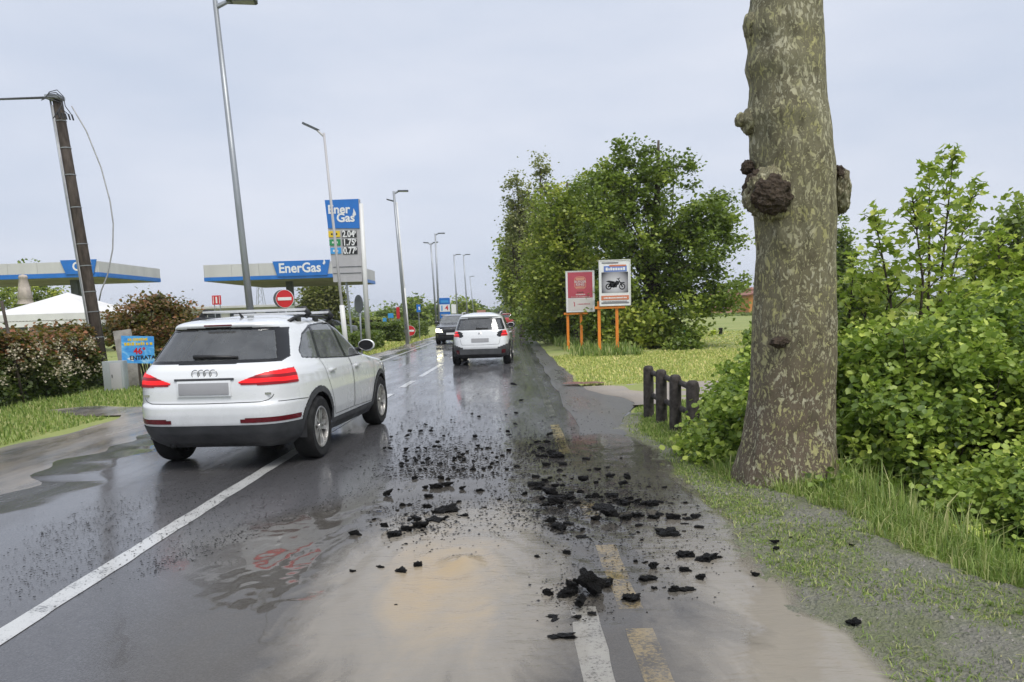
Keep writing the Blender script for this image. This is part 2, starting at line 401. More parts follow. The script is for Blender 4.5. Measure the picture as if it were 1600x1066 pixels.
link('silt_layer', np_mesh('silt_layer', np.stack([X2, Y2, silt_z(X2, Y2)], -1).reshape(-1, 3), grid_faces(len(ys2), len(xs2)), M['silt'], True), kind='structure')

# flood water: real rippled sheet that meets the road in an irregular shore
SPR = G(722, 884)                                       # the spring
def nz(x, y, s, o=0.): return np.array([mnoise.noise(Vector((a * s + o, b * s - o, o))) for a, b in zip(x.ravel(), y.ravel())]).reshape(x.shape)
xs3 = np.linspace(-2.45, 1.95, 190); ys3 = np.linspace(1.6, 10.6, 330); X3, Y3 = np.meshgrid(xs3, ys3)
d2 = np.hypot((X3 - SPR.x) * 1., (Y3 - SPR.y) * .75)
N1 = nz(X3, Y3, .9, 3.1); N2 = nz(X3, Y3, 2.6, 7.7); N3 = nz(X3, Y3 * .5, 9., 1.3); N4 = nz(X3 * 1., Y3, 17., 5.)
left = -2.05 + .30 * np.sin(Y3 * .9) + .55 * sstep(5.0, 7.2, Y3) + .25 * N1
shore = road_right(Y3) + .04 + .16 * N2
lvl = sstep(left - .55, left + 1.0, X3) * (1 - sstep(8.4, 10.2, Y3 + .6 * N1)) * (1 - sstep(shore - .10, shore + .22, X3))
Z3 = -.004 + .016 * lvl + .004 * N1 * lvl
flow = .35 + .65 * np.exp(-(d2 / 1.5) ** 2)
Z3 += lvl * flow * (.0065 * N3 + .0016 * N4 + .0035 * N2 * np.exp(-(d2 / 1.8) ** 2))
Z3 += .050 * np.exp(-((X3 - SPR.x) / .095) ** 2 - ((Y3 - SPR.y) / .12) ** 2) * (1 + .4 * N4)      # the boil
Z3 += .0045 * np.sin(d2 * 34 + 3. * N2 + 1.5 * N3) * np.exp(-(d2 / .75) ** 2) * sstep(.05, .2, d2)      # rings spreading from it
Z3 += .010 * np.exp(-((d2 - .42) / .16) ** 2) * (.6 + N2) + .006 * np.exp(-((d2 - .85) / .12) ** 2) * (.3 + N2)
t = NT('flood_water'); v = t.pos(); s = t.sep(v)
dx = t.math('MULTIPLY', t.math('SUBTRACT', s[0], SPR.x - .10), 1.25); dy = t.math('MULTIPLY', t.math('SUBTRACT', s[1], SPR.y - .30), .47)
d = t.math('SQRT', t.math('ADD', t.math('MULTIPLY', dx, dx), t.math('MULTIPLY', dy, dy)))
wv = t.noise(t.vmap(v, (1, .45, 1)), 2.2, 6, .65, .8); w2 = t.noise(t.vmap(v, (.8, 1.2, 1), (0, 0, .35)), 3.2, 6, .62, 2.2)
dd = t.math('ADD', d, t.math('MULTIPLY', t.math('SUBTRACT', wv, .5), .9))
right = t.math('MULTIPLY', t.ramp(t.math('ADD', t.math('MULTIPLY', t.math('SUBTRACT', s[0], .55), .9), t.math('MULTIPLY', t.math('SUBTRACT', wv, .5), .8)), (0, 0), (.45, 1)), t.ramp(t.math('MULTIPLY', s[1], .1), (.38, .85), (.62, .15)))
turb_sheen = t.math('MAXIMUM', t.ramp(dd, (.30, .90), (.72, .70), (1.30, .16)), right)
turb_sheen = t.math('MULTIPLY', turb_sheen, t.math('ADD', .72, t.math('MULTIPLY', w2, .45)), clamp=True); turb_sheen = t.math('MAXIMUM', turb_sheen, t.math('MULTIPLY', t.ramp(w2, (.3, .4), (.7, 1.)), .20))  # mud turbidity, with a pale floor that paints sky sheen onto clear water
mud = t.mix(t.ramp(dd, (.05, 1.), (.55, 0.)), (.37, .335, .28), (.47, .36, .22)); mud = t.mix(t.ramp(w2, (.35, 0), (.70, .8)), mud, t.mix(.35, mud, (.22, .185, .14)))
rp = t.math('ADD', t.noise(t.vmap(v, (.55, 1.7, 1), (0, 0, .25)), 9, 4, .6, .7), t.math('MULTIPLY', t.noise(t.vmap(v, (.6, 1.6, 1), (0, 0, -.15)), 24, 3, .55, .5), .4))
bn = t.n('Bump'); bn.inputs['Distance'].default_value = .014; t.set(bn.inputs['Height'], rp)
calm = t.ramp(t.math('ADD', t.math('MULTIPLY', s[0], .25), .6), (.22, .05), (.60, 1.))
t.set(bn.inputs['Strength'], t.math('MULTIPLY', t.math('MAXIMUM', t.ramp(dd, (.15, .70), (.9, .46), (2.2, .10)), t.math('MULTIPLY', right, .42)), calm)); bmp = bn.outputs[0]
dif = t.n('BsdfDiffuse'); t.set(dif.inputs[0], mud)
tra = t.n('BsdfTransparent'); tra.inputs[0].default_value = (.93, .92, .90, 1)
gl = t.n('BsdfGlossy'); gl.inputs['Roughness'].default_value = .045; t.set(gl.inputs['Normal'], bmp)
fr = t.n('Fresnel'); fr.inputs[0].default_value = 1.42; t.set(fr.inputs['Normal'], bmp)
m1 = t.n('MixShader'); t.set(m1.inputs[0], turb_sheen); t.t.links.new(tra.outputs[0], m1.inputs[1]); t.t.links.new(dif.outputs[0], m1.inputs[2])
m2 = t.n('MixShader'); t.t.links.new(fr.outputs[0], m2.inputs[0]); t.t.links.new(m1.outputs[0], m2.inputs[1]); t.t.links.new(gl.outputs[0], m2.inputs[2])
edge = t.ramp(t.attr('depth'), (.30, 0), (.85, 1)); m3 = t.n('MixShader'); t.set(m3.inputs[0], edge); tr2 = t.n('BsdfTransparent'); t.t.links.new(tr2.outputs[0], m3.inputs[1]); t.t.links.new(m2.outputs[0], m3.inputs[2])      # the film thins out towards its shore
M['water'] = t.out(m3)
wme = (np_mesh('flood_water', np.stack([X3, Y3, Z3], -1).reshape(-1, 3), grid_faces(len(ys3), len(xs3)), M['water'], True))
da = wme.attributes.new('depth', 'FLOAT', 'POINT'); da.data.foreach_set('value', np.ascontiguousarray(lvl, np.float32).ravel()); link('flood_water', wme, kind='structure')

# ================================================================== CARS
def carpaint(name, col, rough=.22):
    t = NT(name); v = t.obj(); n = t.noise(v, 3, 5, .6); s = t.sep(v)
    low = t.math('MULTIPLY', t.ramp(s[2], (.25, 1), (.8, 0)), t.ramp(t.noise(v, 9, 5, .7), (.40, 0), (.8, .30)))   # road spray on the lower panels
    c = t.mix(low, t.mix(t.math('MULTIPLY', n, .12), col, tuple(x * .8 for x in col)), (.16, .14, .12))
    return t.out(t.bsdf(Base_Color=c, Roughness=t.math('ADD', rough, t.math('MULTIPLY', n, .12)), Coat_Weight=1., Coat_Roughness=.04))
def tinted(name, tint, gloss_rough=.02, ior=1.5, sheen=.12):
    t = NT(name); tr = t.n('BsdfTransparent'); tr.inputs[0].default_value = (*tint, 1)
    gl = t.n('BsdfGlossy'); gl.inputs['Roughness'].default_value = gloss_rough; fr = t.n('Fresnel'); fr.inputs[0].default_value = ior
    m = t.n('MixShader'); t.t.links.new(fr.outputs[0], m.inputs[0]); df = t.n('BsdfDiffuse'); df.inputs[0].default_value = (.45, .47, .47, 1); m0 = t.n('MixShader'); t.set(m0.inputs[0], t.math('MULTIPLY', t.ramp(t.noise(t.obj(), 5, 5, .6), (.3, .6), (.7, 1.2)), sheen))      # sky brightness of the pane painted in as uneven pale grey
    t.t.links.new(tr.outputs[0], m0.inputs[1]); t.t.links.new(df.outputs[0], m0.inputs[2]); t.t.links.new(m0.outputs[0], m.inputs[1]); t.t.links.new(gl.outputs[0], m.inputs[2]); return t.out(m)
M['car_white'] = carpaint('white_car_paint', (.76, .775, .78)); M['car_black'] = carpaint('black_car_paint', (.012, .013, .016))
M['car_red'] = carpaint('red_car_paint', (.42, .03, .025)); M['car_grey'] = carpaint('grey_car_paint', (.30, .31, .33))
M['glass'] = tinted('tinted_glass', (.66, .70, .69), ior=2.0, sheen=.16); M['glass_side'] = tinted('side_glass', (.84, .87, .86), ior=2.1, sheen=.34)
M['clad'] = plain('grey_plastic_cladding', (.060, .062, .066), .55, 0, .15, 6)
M['trim'] = plain('black_gloss_trim', (.012, .012, .013), .2)
M['rubber'] = plain('tyre_rubber', (.007, .007, .007), .85, 0, .2, 9, .2)
M['alloy'] = plain('alloy_rim', (.56, .55, .53), .3, .75, .12, 9)
M['liner'] = plain('cabin_liner', (.20, .20, .19), .9); M['seat'] = plain('seat_cloth', (.035, .035, .037), .85)
M['chrome'] = plain('chrome', (.50, .50, .50), .2, .9, .05)
M['plate'] = plain('blank_plate', (.34, .34, .35), .5, 0, .03)
M['alu'] = plain('aluminium_bar', (.66, .66, .66), .35, .5, .05)
t = NT('tail_lamp_red'); s = t.sep(t.obj()); w = t.n('TexWave', wave_type='BANDS', bands_direction='Z'); w.inputs['Scale'].default_value = 4.2; w.inputs['Distortion'].default_value = 1.; t.set(w.inputs['Vector'], t.obj())
c = t.ramp(w.outputs['Fac'], (.25, (.14, .005, .008)), (.6, (.62, .012, .015)))
M['lamp_red'] = t.out(t.bsdf(Base_Color=c, Roughness=.35, Emission_Color=c, Emission_Strength=.6, Specular_IOR_Level=.3))
M['lamp_dark'] = plain('reflector_red', (.13, .010, .016), .2, 0, .15, 20)
M['lamp_on'] = emis('headlamp_lit', (1., .93, .62), 6.)
M['lamp_clear'] = plain('clear_lamp', (.5, .5, .5), .1)

def pip(poly, a, b):
    poly = np.asarray(poly); ins = np.zeros(a.shape, bool); n = len(poly)
    for i in range(n):
        x0, y0 = poly[i]; x1, y1 = poly[(i + 1) % n]
        cnd = ((y0 > b) != (y1 > b))
        ins ^= cnd & (a < (x1 - x0) * (b - y0) / ((y1 - y0) if y1 != y0 else 1e-9) + x0)
    return ins

def make_wheel(r, width, parent_x, rim_mat, nsp=10, full=True):
    """returns tyre and rim meshes, axis along local +x (outside)"""
    Mx = Matrix.Rotation(math.pi / 2, 4, 'Y')
    rr = r * .68; h = width / 2
    ty = MB().lathe([(rr, -h), (r * .90, -h), (r * .97, -h * .85), (r, -h * .6), (r, h * .6), (r * .97, h * .85), (r * .90, h), (rr, h * .96)], Mx, 40)
    rm = MB().lathe([(rr, -h), (rr, h * .86), (rr * .96, h * .96), (rr * .90, h * .94), (rr * .88, h * .5), (rr * .88, -h)], Mx, 40)
    rm.lathe([(0, h * .78), (rr * .16, h * .78), (rr * .20, h * .62), (rr * .2, 0), (0, 0)], Mx, 16)
    if full:
        for k in range(nsp):
            th = 2 * math.pi * k / nsp + (.13 if k % 2 else -.13)
            q = Matrix.Rotation(th, 4, 'X')
            rm.prism([(-.022, rr * .10), (.022, rr * .10), (.026, rr * .93), (-.026, rr * .93)], h * .35, h * .74, q @ Matrix(((0, 0, 1, 0), (1, 0, 0, 0), (0, 1, 0, 0), (0, 0, 0, 1))))
    dk = MB().lathe([(0, -h * .2), (rr * .88, -h * .2)], Mx, 24)
    out = []
    for b, m, sm in ((ty, M['rubber'], 35), (rm, rim_mat, 35), (dk, M['black'], None)):
        me = raw_mesh('wheel', b.v, b.f, [m], sm is not None)
        if sm: me.set_sharp_from_angle(angle=R(sm))
        out.append(me)
    return out

def make_car(name, S, loc, heading, **props):
    """S: the car's measurements; body is a stack of rounded plan outlines. heading: clockwise from straight ahead"""
    root = empty(name, loc, -heading, **props)
    L = S['L']; hl = L / 2
    zt, rt, ft, wt, ntb = S['z'], S['rear'], S['front'], S['w'], S.get('n', [(0, 5.5), (2, 5.5)])
    Z = np.linspace(zt[0], zt[1], 1600)
    def prof(tb, sg=14):
        a = np.interp(Z, [q[0] for q in tb], [q[1] for q in tb]); k = np.exp(-.5 * (np.arange(-40, 41) / sg) ** 2); k /= k.sum()
        return np.convolve(np.pad(a, 40, mode='edge'), k, 'valid')
    RO, FO, WW, NN = prof(rt), prof(ft), prof(wt), prof(ntb)
    arc = np.concatenate([[0], np.cumsum(np.sqrt(np.diff(Z) ** 2 + .45 * np.diff(RO) ** 2 + .25 * np.diff(FO) ** 2 + np.diff(WW) ** 2))])
    nz_, nh = S['res']
    zi = np.interp(np.linspace(0, arc[-1], nz_), arc, Z)
    I = lambda A, z: np.interp(z, Z, A)
    plan = lambda y: 1 - S.get('taper', .07) * np.abs(y / hl) ** 4
    def surf_x(y, z):
        yr, yf = -hl + I(RO, z), hl - I(FO, z); c, a = (yr + yf) / 2, (yf - yr) / 2; n = I(NN, z)
        return I(WW, z) * plan(y) * max(0., 1 - abs((y - c) / a) ** n) ** (1 / n)
    def surf_y(x, z, rear=True):
        yr, yf = -hl + I(RO, z), hl - I(FO, z); c, a = (yr + yf) / 2, (yf - yr) / 2; n = I(NN, z)
        q = max(0., 1 - min(1, abs(x / (I(WW, z) * plan(hl * .97)))) ** n) ** (1 / n); return c - a * q if rear else c + a * q
    rings = []
    ph = np.linspace(0, math.pi, 3001)
    for z in zi:
        yr, yf = -hl + I(RO, z), hl - I(FO, z); c, a = (yr + yf) / 2, (yf - yr) / 2; n = I(NN, z); w = I(WW, z)
        y = c - a * np.sign(np.cos(ph)) * np.abs(np.cos(ph)) ** (2 / n); x = w * np.abs(np.sin(ph)) ** (2 / n)
        s = np.concatenate([[0], np.cumsum(np.hypot(np.diff(x), np.diff(y)))]); q = np.linspace(0, s[-1], nh + 1)
        x, y = np.interp(q, s, x), np.interp(q, s, y); x = x * plan(y)
        rings.append(np.concatenate([np.stack([x, y, np.full_like(x, z)], -1), np.stack([-x[1:-1], y[1:-1], np.full_like(x[1:-1], z)], -1)[::-1]]))
    V = np.concatenate(rings); nr = 2 * nh
    i = np.arange(nz_ * nr).reshape(nz_, nr); j = np.roll(i, -1, axis=1)
    Fq = np.stack([i[:-1], j[:-1], j[1:], i[1:]], -1).reshape(-1, 4)
    full = np_mesh('tmp', V, Fq); VN = np.zeros(len(V) * 3, np.float32); full.vertices.foreach_get('normal', VN); VN = VN.reshape(-1, 3); bpy.data.meshes.remove(full)
    C = V[Fq].mean(1); NRM = VN[Fq].mean(1); cx, cy, cz = C.T; ax = np.abs(cx)
    side = np.abs(NRM[:, 0]) > .45; rear = (NRM[:, 1] < -.15) & (cy < 0); front = (NRM[:, 1] > .1) & (cy > -.2)
    if NRM[:, 0][cx > .5].mean() < 0: NRM = -NRM; VN = -VN
    side = np.abs(NRM[:, 0]) > .45; rear = (NRM[:, 1] < -.15) & (cy < 0); front = (NRM[:, 1] > .1) & (cy > -.2)
    key = np.full(len(Fq), 'body_shell', object)
    clad = S['clad'](cx, cy, cz) if 'clad' in S else np.zeros(len(Fq), bool)
    for dname, poly in S.get('doors', {}).items():
        m = pip(poly, cy, cz) & side
        key[m & (cx > 0)] = dname + '|door|R'; key[m & (cx < 0)] = dname + '|door|L'
    if 'tailgate' in S: key[pip(S['tailgate'], ax, cz) & (NRM[:, 1] < -.2) & (cy < 0)] = 'tailgate'
    if 'bonnet' in S: key[pip(S['bonnet'], cy, ax) & (NRM[:, 2] > .5) & (cz < S['bonnet_z'])] = 'bonnet'
    if 'side_trim' in S: key[pip(S['side_trim'], cy, cz) & side] = 'window_trim'
    if 'rear_trim' in S: key[pip(S['rear_trim'], ax, cz) & rear & (cz > S['belt'])] = 'window_trim'
    if 'front_trim' in S: key[pip(S['front_trim'], ax, cz) & front & (cz > S['belt'] - .1)] = 'window_trim'
    for k, poly in enumerate(S.get('side_glass', [])):
        m = pip(poly, cy, cz) & side; key[m & (cx > 0)] = 'sg%d|side_window|R' % k; key[m & (cx < 0)] = 'sg%d|side_window|L' % k
    if 'rear_glass' in S: key[pip(S['rear_glass'], ax, cz) & rear] = 'rear_window'
    if 'front_glass' in S: key[pip(S['front_glass'], ax, cz) & front] = 'windscreen'
    key[clad] = 'cladding'
    for k, (nm, poly, isrear, mt) in enumerate(S.get('lamps', [])):
        m = pip(poly, ax, cz) & (((cy < -hl + .42) if isrear else (cy > hl - .6)))
        key[m & (cx > 0)] = 'lm%d|%s|R' % (k, nm); key[m & (cx < 0)] = 'lm%d|%s|L' % (k, nm)
    ra, fa, rw, arch = S['rear_axle'], S['front_axle'], S['wheel_r'], S['arch']
    gone = np.zeros(len(Fq), bool)
    for ya in (ra, fa): gone |= (np.hypot(cy - ya, cz - rw) < arch) & side
    key[gone] = ''
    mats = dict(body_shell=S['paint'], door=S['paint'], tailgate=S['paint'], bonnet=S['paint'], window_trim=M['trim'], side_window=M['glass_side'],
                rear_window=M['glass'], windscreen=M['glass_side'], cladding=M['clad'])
    for nm, _, _, mt in S.get('lamps', []): mats[nm] = M[mt]
    parts = {}
    for kx in sorted(set(key)):
        if not kx: continue
        f = Fq[key == kx]; u, inv = np.unique(f, return_inverse=True); pn = kx.split('|')[1] if '|' in kx else kx
        vv = V[u].copy(); off = .006 if 'lamp' in pn or 'reflector' in pn else (-.004 if 'window' in pn and 'trim' not in pn or pn == 'windscreen' else (.010 if pn == 'cladding' else 0.))
        vv += VN[u] * off
        me = np_mesh(pn, vv, inv.reshape(-1, 4), mats[pn], True); 
        if len(me.vertices) == len(u): me.normals_split_custom_set_from_vertices([tuple(q) for q in VN[u]])
        par = root
        parts[kx] = link(pn, me, par)
    top = MB(); r0 = rings[-1]; top.v = [tuple(q) for q in r0]; top.f = [tuple(range(nr))]; top.build('roof_skin', S['paint'], root)
    # cabin lining seen through the glass
    cab = (cz > S['belt'] - .12) & np.isin(key, [q for q in set(key) if not ('window' in q and 'trim' not in q) and q != 'windscreen']) & (NRM[:, 2] < .995)
    cab &= (cy < hl - np.interp(cz, Z, FO) + 5) & (cz > S['belt'] - .02)
    f = Fq[cab]; u, inv = np.unique(f, return_inverse=True); link('cabin_lining', np_mesh('cabin_lining', V[u] - VN[u] * .03, inv.reshape(-1, 4), M['liner'], True), root)
    # floor, seats, dashboard
    b = MB().box((0, -.1, .52), (1.3, L * .62, .45), bev=.05); b.build('cabin_floor', M['seat'], root)
    for sx, sy in ((-.36, .1), (.36, .1), (-.42, -.75), (0, -.75), (.42, -.75)):
        q = MB().box((sx, sy, .95 - (.03 if sy < 0 else 0)), (.46 if sy > 0 else .40, .14, .5), rotm(x=12), .05).box((sx, sy - .07, S['belt'] + .20 - (.06 if sy < 0 else 0)), (.25, .09, .17), rotm(x=10), .035)
        q.build('seat', M['seat'], root, angle=40)
    MB().box((0, hl - S['dash'], S['belt'] - .08), (1.3, .35, .16), None, .05).build('dashboard', M['seat'], root, angle=40)
    # underbody and wheel wells
    MB().box((0, 0, .34), (1.18, L * .86, .24), None, .05).build('underbody', M['black'], root)
    for ya in (ra, fa):
        for sx in (-1, 1):
            well = MB()
            for k in range(20):
                a0, a1 = math.pi * k / 20 - .15, math.pi * (k + 1) / 20 - .15 + (.3 if k == 19 else 0)
                rr_ = arch + .012; xo = sx * (surf_x(ya, rw + .1) - .012); xi = sx * .55
                p = [(ya + rr_ * math.cos(q), rw + rr_ * math.sin(q)) for q in (a0, a1)]
                well.add([(xi, *p[0]), (xo, *p[0]), (xo, *p[1]), (xi, *p[1])], [(0, 1, 2, 3)])
                well.add([(xi, ya, rw), (xi, *p[0]), (xi, *p[1])], [(0, 1, 2)])
            well.build('wheel_well', M['black'], root)
    wm = make_wheel(rw, S.get('tyre_w', .235), 0, M[S.get('rim', 'alloy')], S.get('spokes', 10))
    for ya in (ra, fa):
        for sx in (-1, 1):
            wl = empty('wheel', (sx * S['track'] / 2, ya, rw), 0 if sx > 0 else math.pi); wl.parent = root
            link('tyre', wm[0], wl); link('rim', wm[1], wl); link('brake_disc', wm[2], wl)
    # panel gaps as thin dark ribbons lying on the skin
    def ribbon(pts, fn, wdt=.007):
        gaps = MB()
        pts = np.asarray(pts, float); s = np.concatenate([[0], np.cumsum(np.hypot(*np.diff(pts, axis=0).T))]); q = np.linspace(0, s[-1], max(3, int(s[-1] / .03)))
        a, b_ = np.interp(q, s, pts[:, 0]), np.interp(q, s, pts[:, 1])
        for k in range(len(q) - 1):
            d = np.array([a[k + 1] - a[k], b_[k + 1] - b_[k]]); d /= max(1e-9, np.hypot(*d)); n_ = np.array([-d[1], d[0]]) * wdt / 2
            gaps.add([fn(a[k] + n_[0], b_[k] + n_[1]), fn(a[k] - n_[0], b_[k] - n_[1]), fn(a[k + 1] - n_[0], b_[k + 1] - n_[1]), fn(a[k + 1] + n_[0], b_[k + 1] + n_[1])], [(0, 1, 2, 3)])
        gaps.build('panel_gap', M['black'], root)
    for sx in (1, -1):
        for dn, poly in S.get('doors', {}).items():
            pl = [p for p in poly] + [poly[0]]
            ribbon(pl, lambda y, z, sx=sx: (sx * (surf_x(y, z) + .0025), y, z))
        for pl in S.get('side_gaps', []): ribbon(pl, lambda y, z, sx=sx: (sx * (surf_x(y, z) + .0025), y, z))
    for pl in S.get('rear_gaps', []):
        ribbon(pl, lambda x, z: (x, surf_y(x, z) - .003, z)); ribbon([(-x, z) for x, z in pl], lambda x, z: (x, surf_y(x, z) - .003, z))
    # mirrors
    for sx in (1, -1):
        yb, zb = S['mirror']; x0 = surf_x(yb, zb)
        bm = bmesh.new(); bmesh.ops.create_icosphere(bm, subdivisions=3, radius=1)
        for v_ in bm.verts:
            v_.co = Vector((v_.co.x * .115, (v_.co.y * .08 if v_.co.y > 0 else v_.co.y * .02), v_.co.z * .078))
        mr = MB().bm(bm, Matrix.Translation((sx * (x0 + .15), yb - .02, zb + .06))).build('door_mirror', S['paint'], root, True)
        MB().tube([(sx * (x0 - .02), yb, zb + .0), (sx * (x0 + .10), yb, zb + .02)], .028, 8).build('mirror_foot', M['black'], mr)
        MB().lathe([(0, 0), (.06, 0), (.068, .006)], Matrix.Translation((sx * (x0 + .15), yb - .047, zb + .06)) @ Matrix.Diagonal((1.5, 1, 1, 1)) @ Matrix.Rotation(math.pi / 2, 4, 'X'), 24).build('mirror_glass', M['trim'], mr)
    for sx in (1, -1):
        for (hy, hz), dn in zip(S.get('handles', []), S.get('doors', {})):
            par = parts.get(dn + '|door|' + ('R' if sx > 0 else 'L'), root)
            MB().box((sx * (surf_x(hy, hz) + .022), hy, hz), (.022, .19, .028), None, .009).box((sx * (surf_x(hy, hz) + .004), hy, hz - .008), (.02, .13, .05), None, .008).build('handle', S['paint'], par, angle=40)
    return root, surf_x, surf_y, parts

# ---- the white SUV in front of us
rear_a = -2.19 + .87
AUDI = dict(L=4.385, z=(.24, 1.59), paint=M['car_white'], res=(230, 330), taper=.05,
    rear=[(.24, .30), (.30, .16), (.40, .06), (.50, .015), (.60, 0), (.69, .0), (.72, .035), (.85, .04), (.96, .05), (1.05, .09), (1.11, .15), (1.20, .235), (1.35, .385), (1.445, .47), (1.475, .44), (1.505, .43), (1.53, .53), (1.55, .72), (1.57, 1.0), (1.583, 1.25), (1.59, 1.5)],
    front=[(.24, .30), (.35, .08), (.5, 0), (.7, .02), (.85, .12), (.92, .3), (.98, .75), (1.02, 1.02), (1.06, 1.20), (1.2, 1.42), (1.4, 1.75), (1.48, 1.93), (1.53, 2.1), (1.56, 2.35), (1.58, 2.55), (1.59, 2.7)],
    w=[(.24, .80), (.33, .875), (.5, .905), (.72, .915), (.86, .908), (.96, .892), (1.03, .862), (1.08, .832), (1.2, .775), (1.4, .685), (1.48, .635), (1.53, .57), (1.56, .47), (1.58, .33), (1.59, .2)],
    n=[(0, 6.), (.9, 6.), (1.1, 5.2), (1.6, 4.5)],
    rear_axle=rear_a, front_axle=rear_a + 2.603, wheel_r=.345, arch=.385, track=1.575, belt=1.06, dash=1.35, mirror=(.72, 1.10),
    side_trim=[(.97, 1.042), (.40, 1.40), (.12, 1.466), (-.38, 1.489), (-.85, 1.468), (-1.20, 1.379), (-1.49, 1.20), (-1.50, 1.118), (-1.0, 1.085), (-.05, 1.045)],
    side_glass=[[(.93, 1.055), (.40, 1.385), (.10, 1.452), (-.03, 1.462), (-.10, 1.058)], [(-.17, 1.06), (-.10, 1.465), (-.40, 1.476), (-.80, 1.455), (-1.02, 1.098)], [(-1.08, 1.102), (-.87, 1.44), (-1.19, 1.365), (-1.47, 1.195), (-1.48, 1.13)]],
    doors=dict(front_door=[(.98, 1.04), (-.06, 1.045), (-.03, .42), (.80, .40), (.90, .62)], rear_door=[(-.08, 1.045), (-1.08, 1.09), (-1.02, .86), (-.88, .62), (-.80, .42), (-.045, .42)]),
    handles=[(.12, .93), (-.86, .945)],
    rear_trim=[(0, 1.10), (.70, 1.11), (.735, 1.15), (.625, 1.455), (.0, 1.475)], rear_glass=[(0, 1.135), (.66, 1.145), (.555, 1.43), (0, 1.45)],
    front_trim=[(0, 1.05), (.72, 1.05), (.60, 1.49), (0, 1.50)], front_glass=[(0, 1.08), (.69, 1.08), (.57, 1.475), (0, 1.485)],
    tailgate=[(0, .715), (.60, .725), (.67, .76), (.70, .87), (.95, .87), (.95, 1.07), (.72, 1.16), (.66, 1.46), (0, 1.48)],
    rear_gaps=[[(0, .715), (.58, .722), (.655, .745), (.69, .80), (.70, .875)]], side_gaps=[[(-1.62, .70), (-1.80, .71), (-2.05, .715)]],
    lamps=[('tail_lamp', [(.355, .925), (.60, 1.01), (.97, 1.065), (.97, .885), (.60, .888), (.38, .895)], True, 'lamp_red'), ('reflector', [(.36, .515), (.37, .548), (.42, .56), (.84, .56), (.84, .517)], True, 'lamp_dark'),
           ('headlamp', [(.45, .68), (.50, .80), (.88, .86), (.90, .74)], False, 'lamp_clear')],
    clad=lambda x, y, z: (((z < .485 + .0 * y) & (y < -1.6)) | (z < .375) | ((z < .46) & (y > 1.85)) | (((np.hypot(y - rear_a, z - .345) < .452) | (np.hypot(y - rear_a - 2.603, z - .345) < .452)) & (np.abs(x) > .6))))
def car_at(axle, heading, ra):                          # car centre on the ground from its rear axle
    return (axle[0] - ra * math.sin(heading), axle[1] - ra * math.cos(heading), 0)
hd = R(5.0)
suv, sx_, sy_, _ = make_car('white_suv', AUDI, car_at((-3.04, 8.58), hd, rear_a), hd,
    label='white SUV with roof bars and four ring badge driving astride the solid line', cat='car')
yy = lambda x, z, o=.0: sy_(x, z) - o
def on_rear(z, x=0.):                                   # tilt of the tail at that height
    d = (sy_(x, z + .02) - sy_(x, z - .02)) / .04; return math.degrees(math.atan(d))
# number plate in its recess, badge rings, wiper, lettering strips, exhaust, spoiler lamp
MB().box((0, yy(0, .865) - .008, .865), (.56, .02, .16), rotm(x=-on_rear(.865)), .006).build('plate_recess', M['car_white'], suv, angle=40)
MB().box((0, yy(0, .865) - .022, .865), (.52, .012, .118), rotm(x=-on_rear(.865)), .004).build('number_plate', M['plate'], suv, angle=40)
ring = MB()
for k in range(4):
    v = []; f = []; cxr = (k - 1.5) * .062
    for a in range(20):
        for b in range(6):
            th, p = 2 * math.pi * a / 20, 2 * math.pi * b / 6; rr_ = .040 + .0055 * math.cos(p)
            v.append((cxr + rr_ * math.cos(th), yy(0, 1.01) - .008 + .0055 * math.sin(p), 1.012 + rr_ * math.sin(th)))
            f.append((a * 6 + b, ((a + 1) % 20) * 6 + b, ((a + 1) % 20) * 6 + (b + 1) % 6, a * 6 + (b + 1) % 6))
    ring.add(v, f)
ring.build('ring_badge', M['chrome'], suv, True)
MB().box((-.62, yy(.62, .80) - .004, .80), (.09, .006, .022)).build('model_badge', M['chrome'], suv)
MB().box((.62, yy(.62, .80) - .004, .80), (.10, .006, .022)).build('model_badge', M['chrome'], suv)
MB().box((0, yy(0, .955) - .006, .957), (.62, .014, .022), None, .004).build('tailgate_strip', M['clad'], suv)
MB().tube([(.30, yy(.3, 1.175) - .02, 1.165), (.0, yy(0, 1.175) - .025, 1.18), (-.16, yy(.16, 1.175) - .02, 1.178)], [.014, .018, .024], 8).build('rear_wiper', M['black'], suv, True)
MB().box((0, yy(0, 1.50) - .002, 1.49), (.30, .02, .016), None, .004).build('brake_lamp', M['lamp_dark'], suv)
MB().tube([(-.48, -1.7, .27), (-.48, -1.98, .262)], .028, 12).build('exhaust_pipe', M['black'], suv, True)
def roof_z(x, y):
    lo, hi = 1.35, 1.59
    for _ in range(24):
        m = (lo + hi) / 2
        if sx_(y, m) > abs(x): lo = m
        else: hi = m
    return lo
for sx in (1, -1):
    pts = [(sx * (.60 - .02 * abs(k - 3) / 3), -1.28 + k * .27, 0) for k in range(7)]
    pts = [(x, y, roof_z(x, y) + (.055 if 0 < i < 6 else -.005)) for i, (x, y, _) in enumerate(pts)]
    rl = MB().tube(pts, [.022] + [.019] * 5 + [.022], 8).build('roof_rail', M['black'], suv, True)
    for i in (1, 3, 5):
        x, y, z = pts[i]; MB().box((x, y, z - .032), (.034, .13, .07), None, .01).build('rail_foot', M['black'], rl, angle=40)
for yb in (-.80, .02):
    zb = roof_z(.6, yb) + .135
    br = MB().box((0, yb, zb), (1.24, .075, .030), None, .012).build('roof_bar', M['alu'], suv, angle=40)
    for sx in (1, -1):
        MB().tube([(sx * .50, yb, zb), (sx * .60, yb, zb + .005), (sx * .645, yb, zb - .045), (sx * .60, yb, zb - .085)], [.028, .036, .036, .030], 10).build('bar_foot', M['black'], br, True)
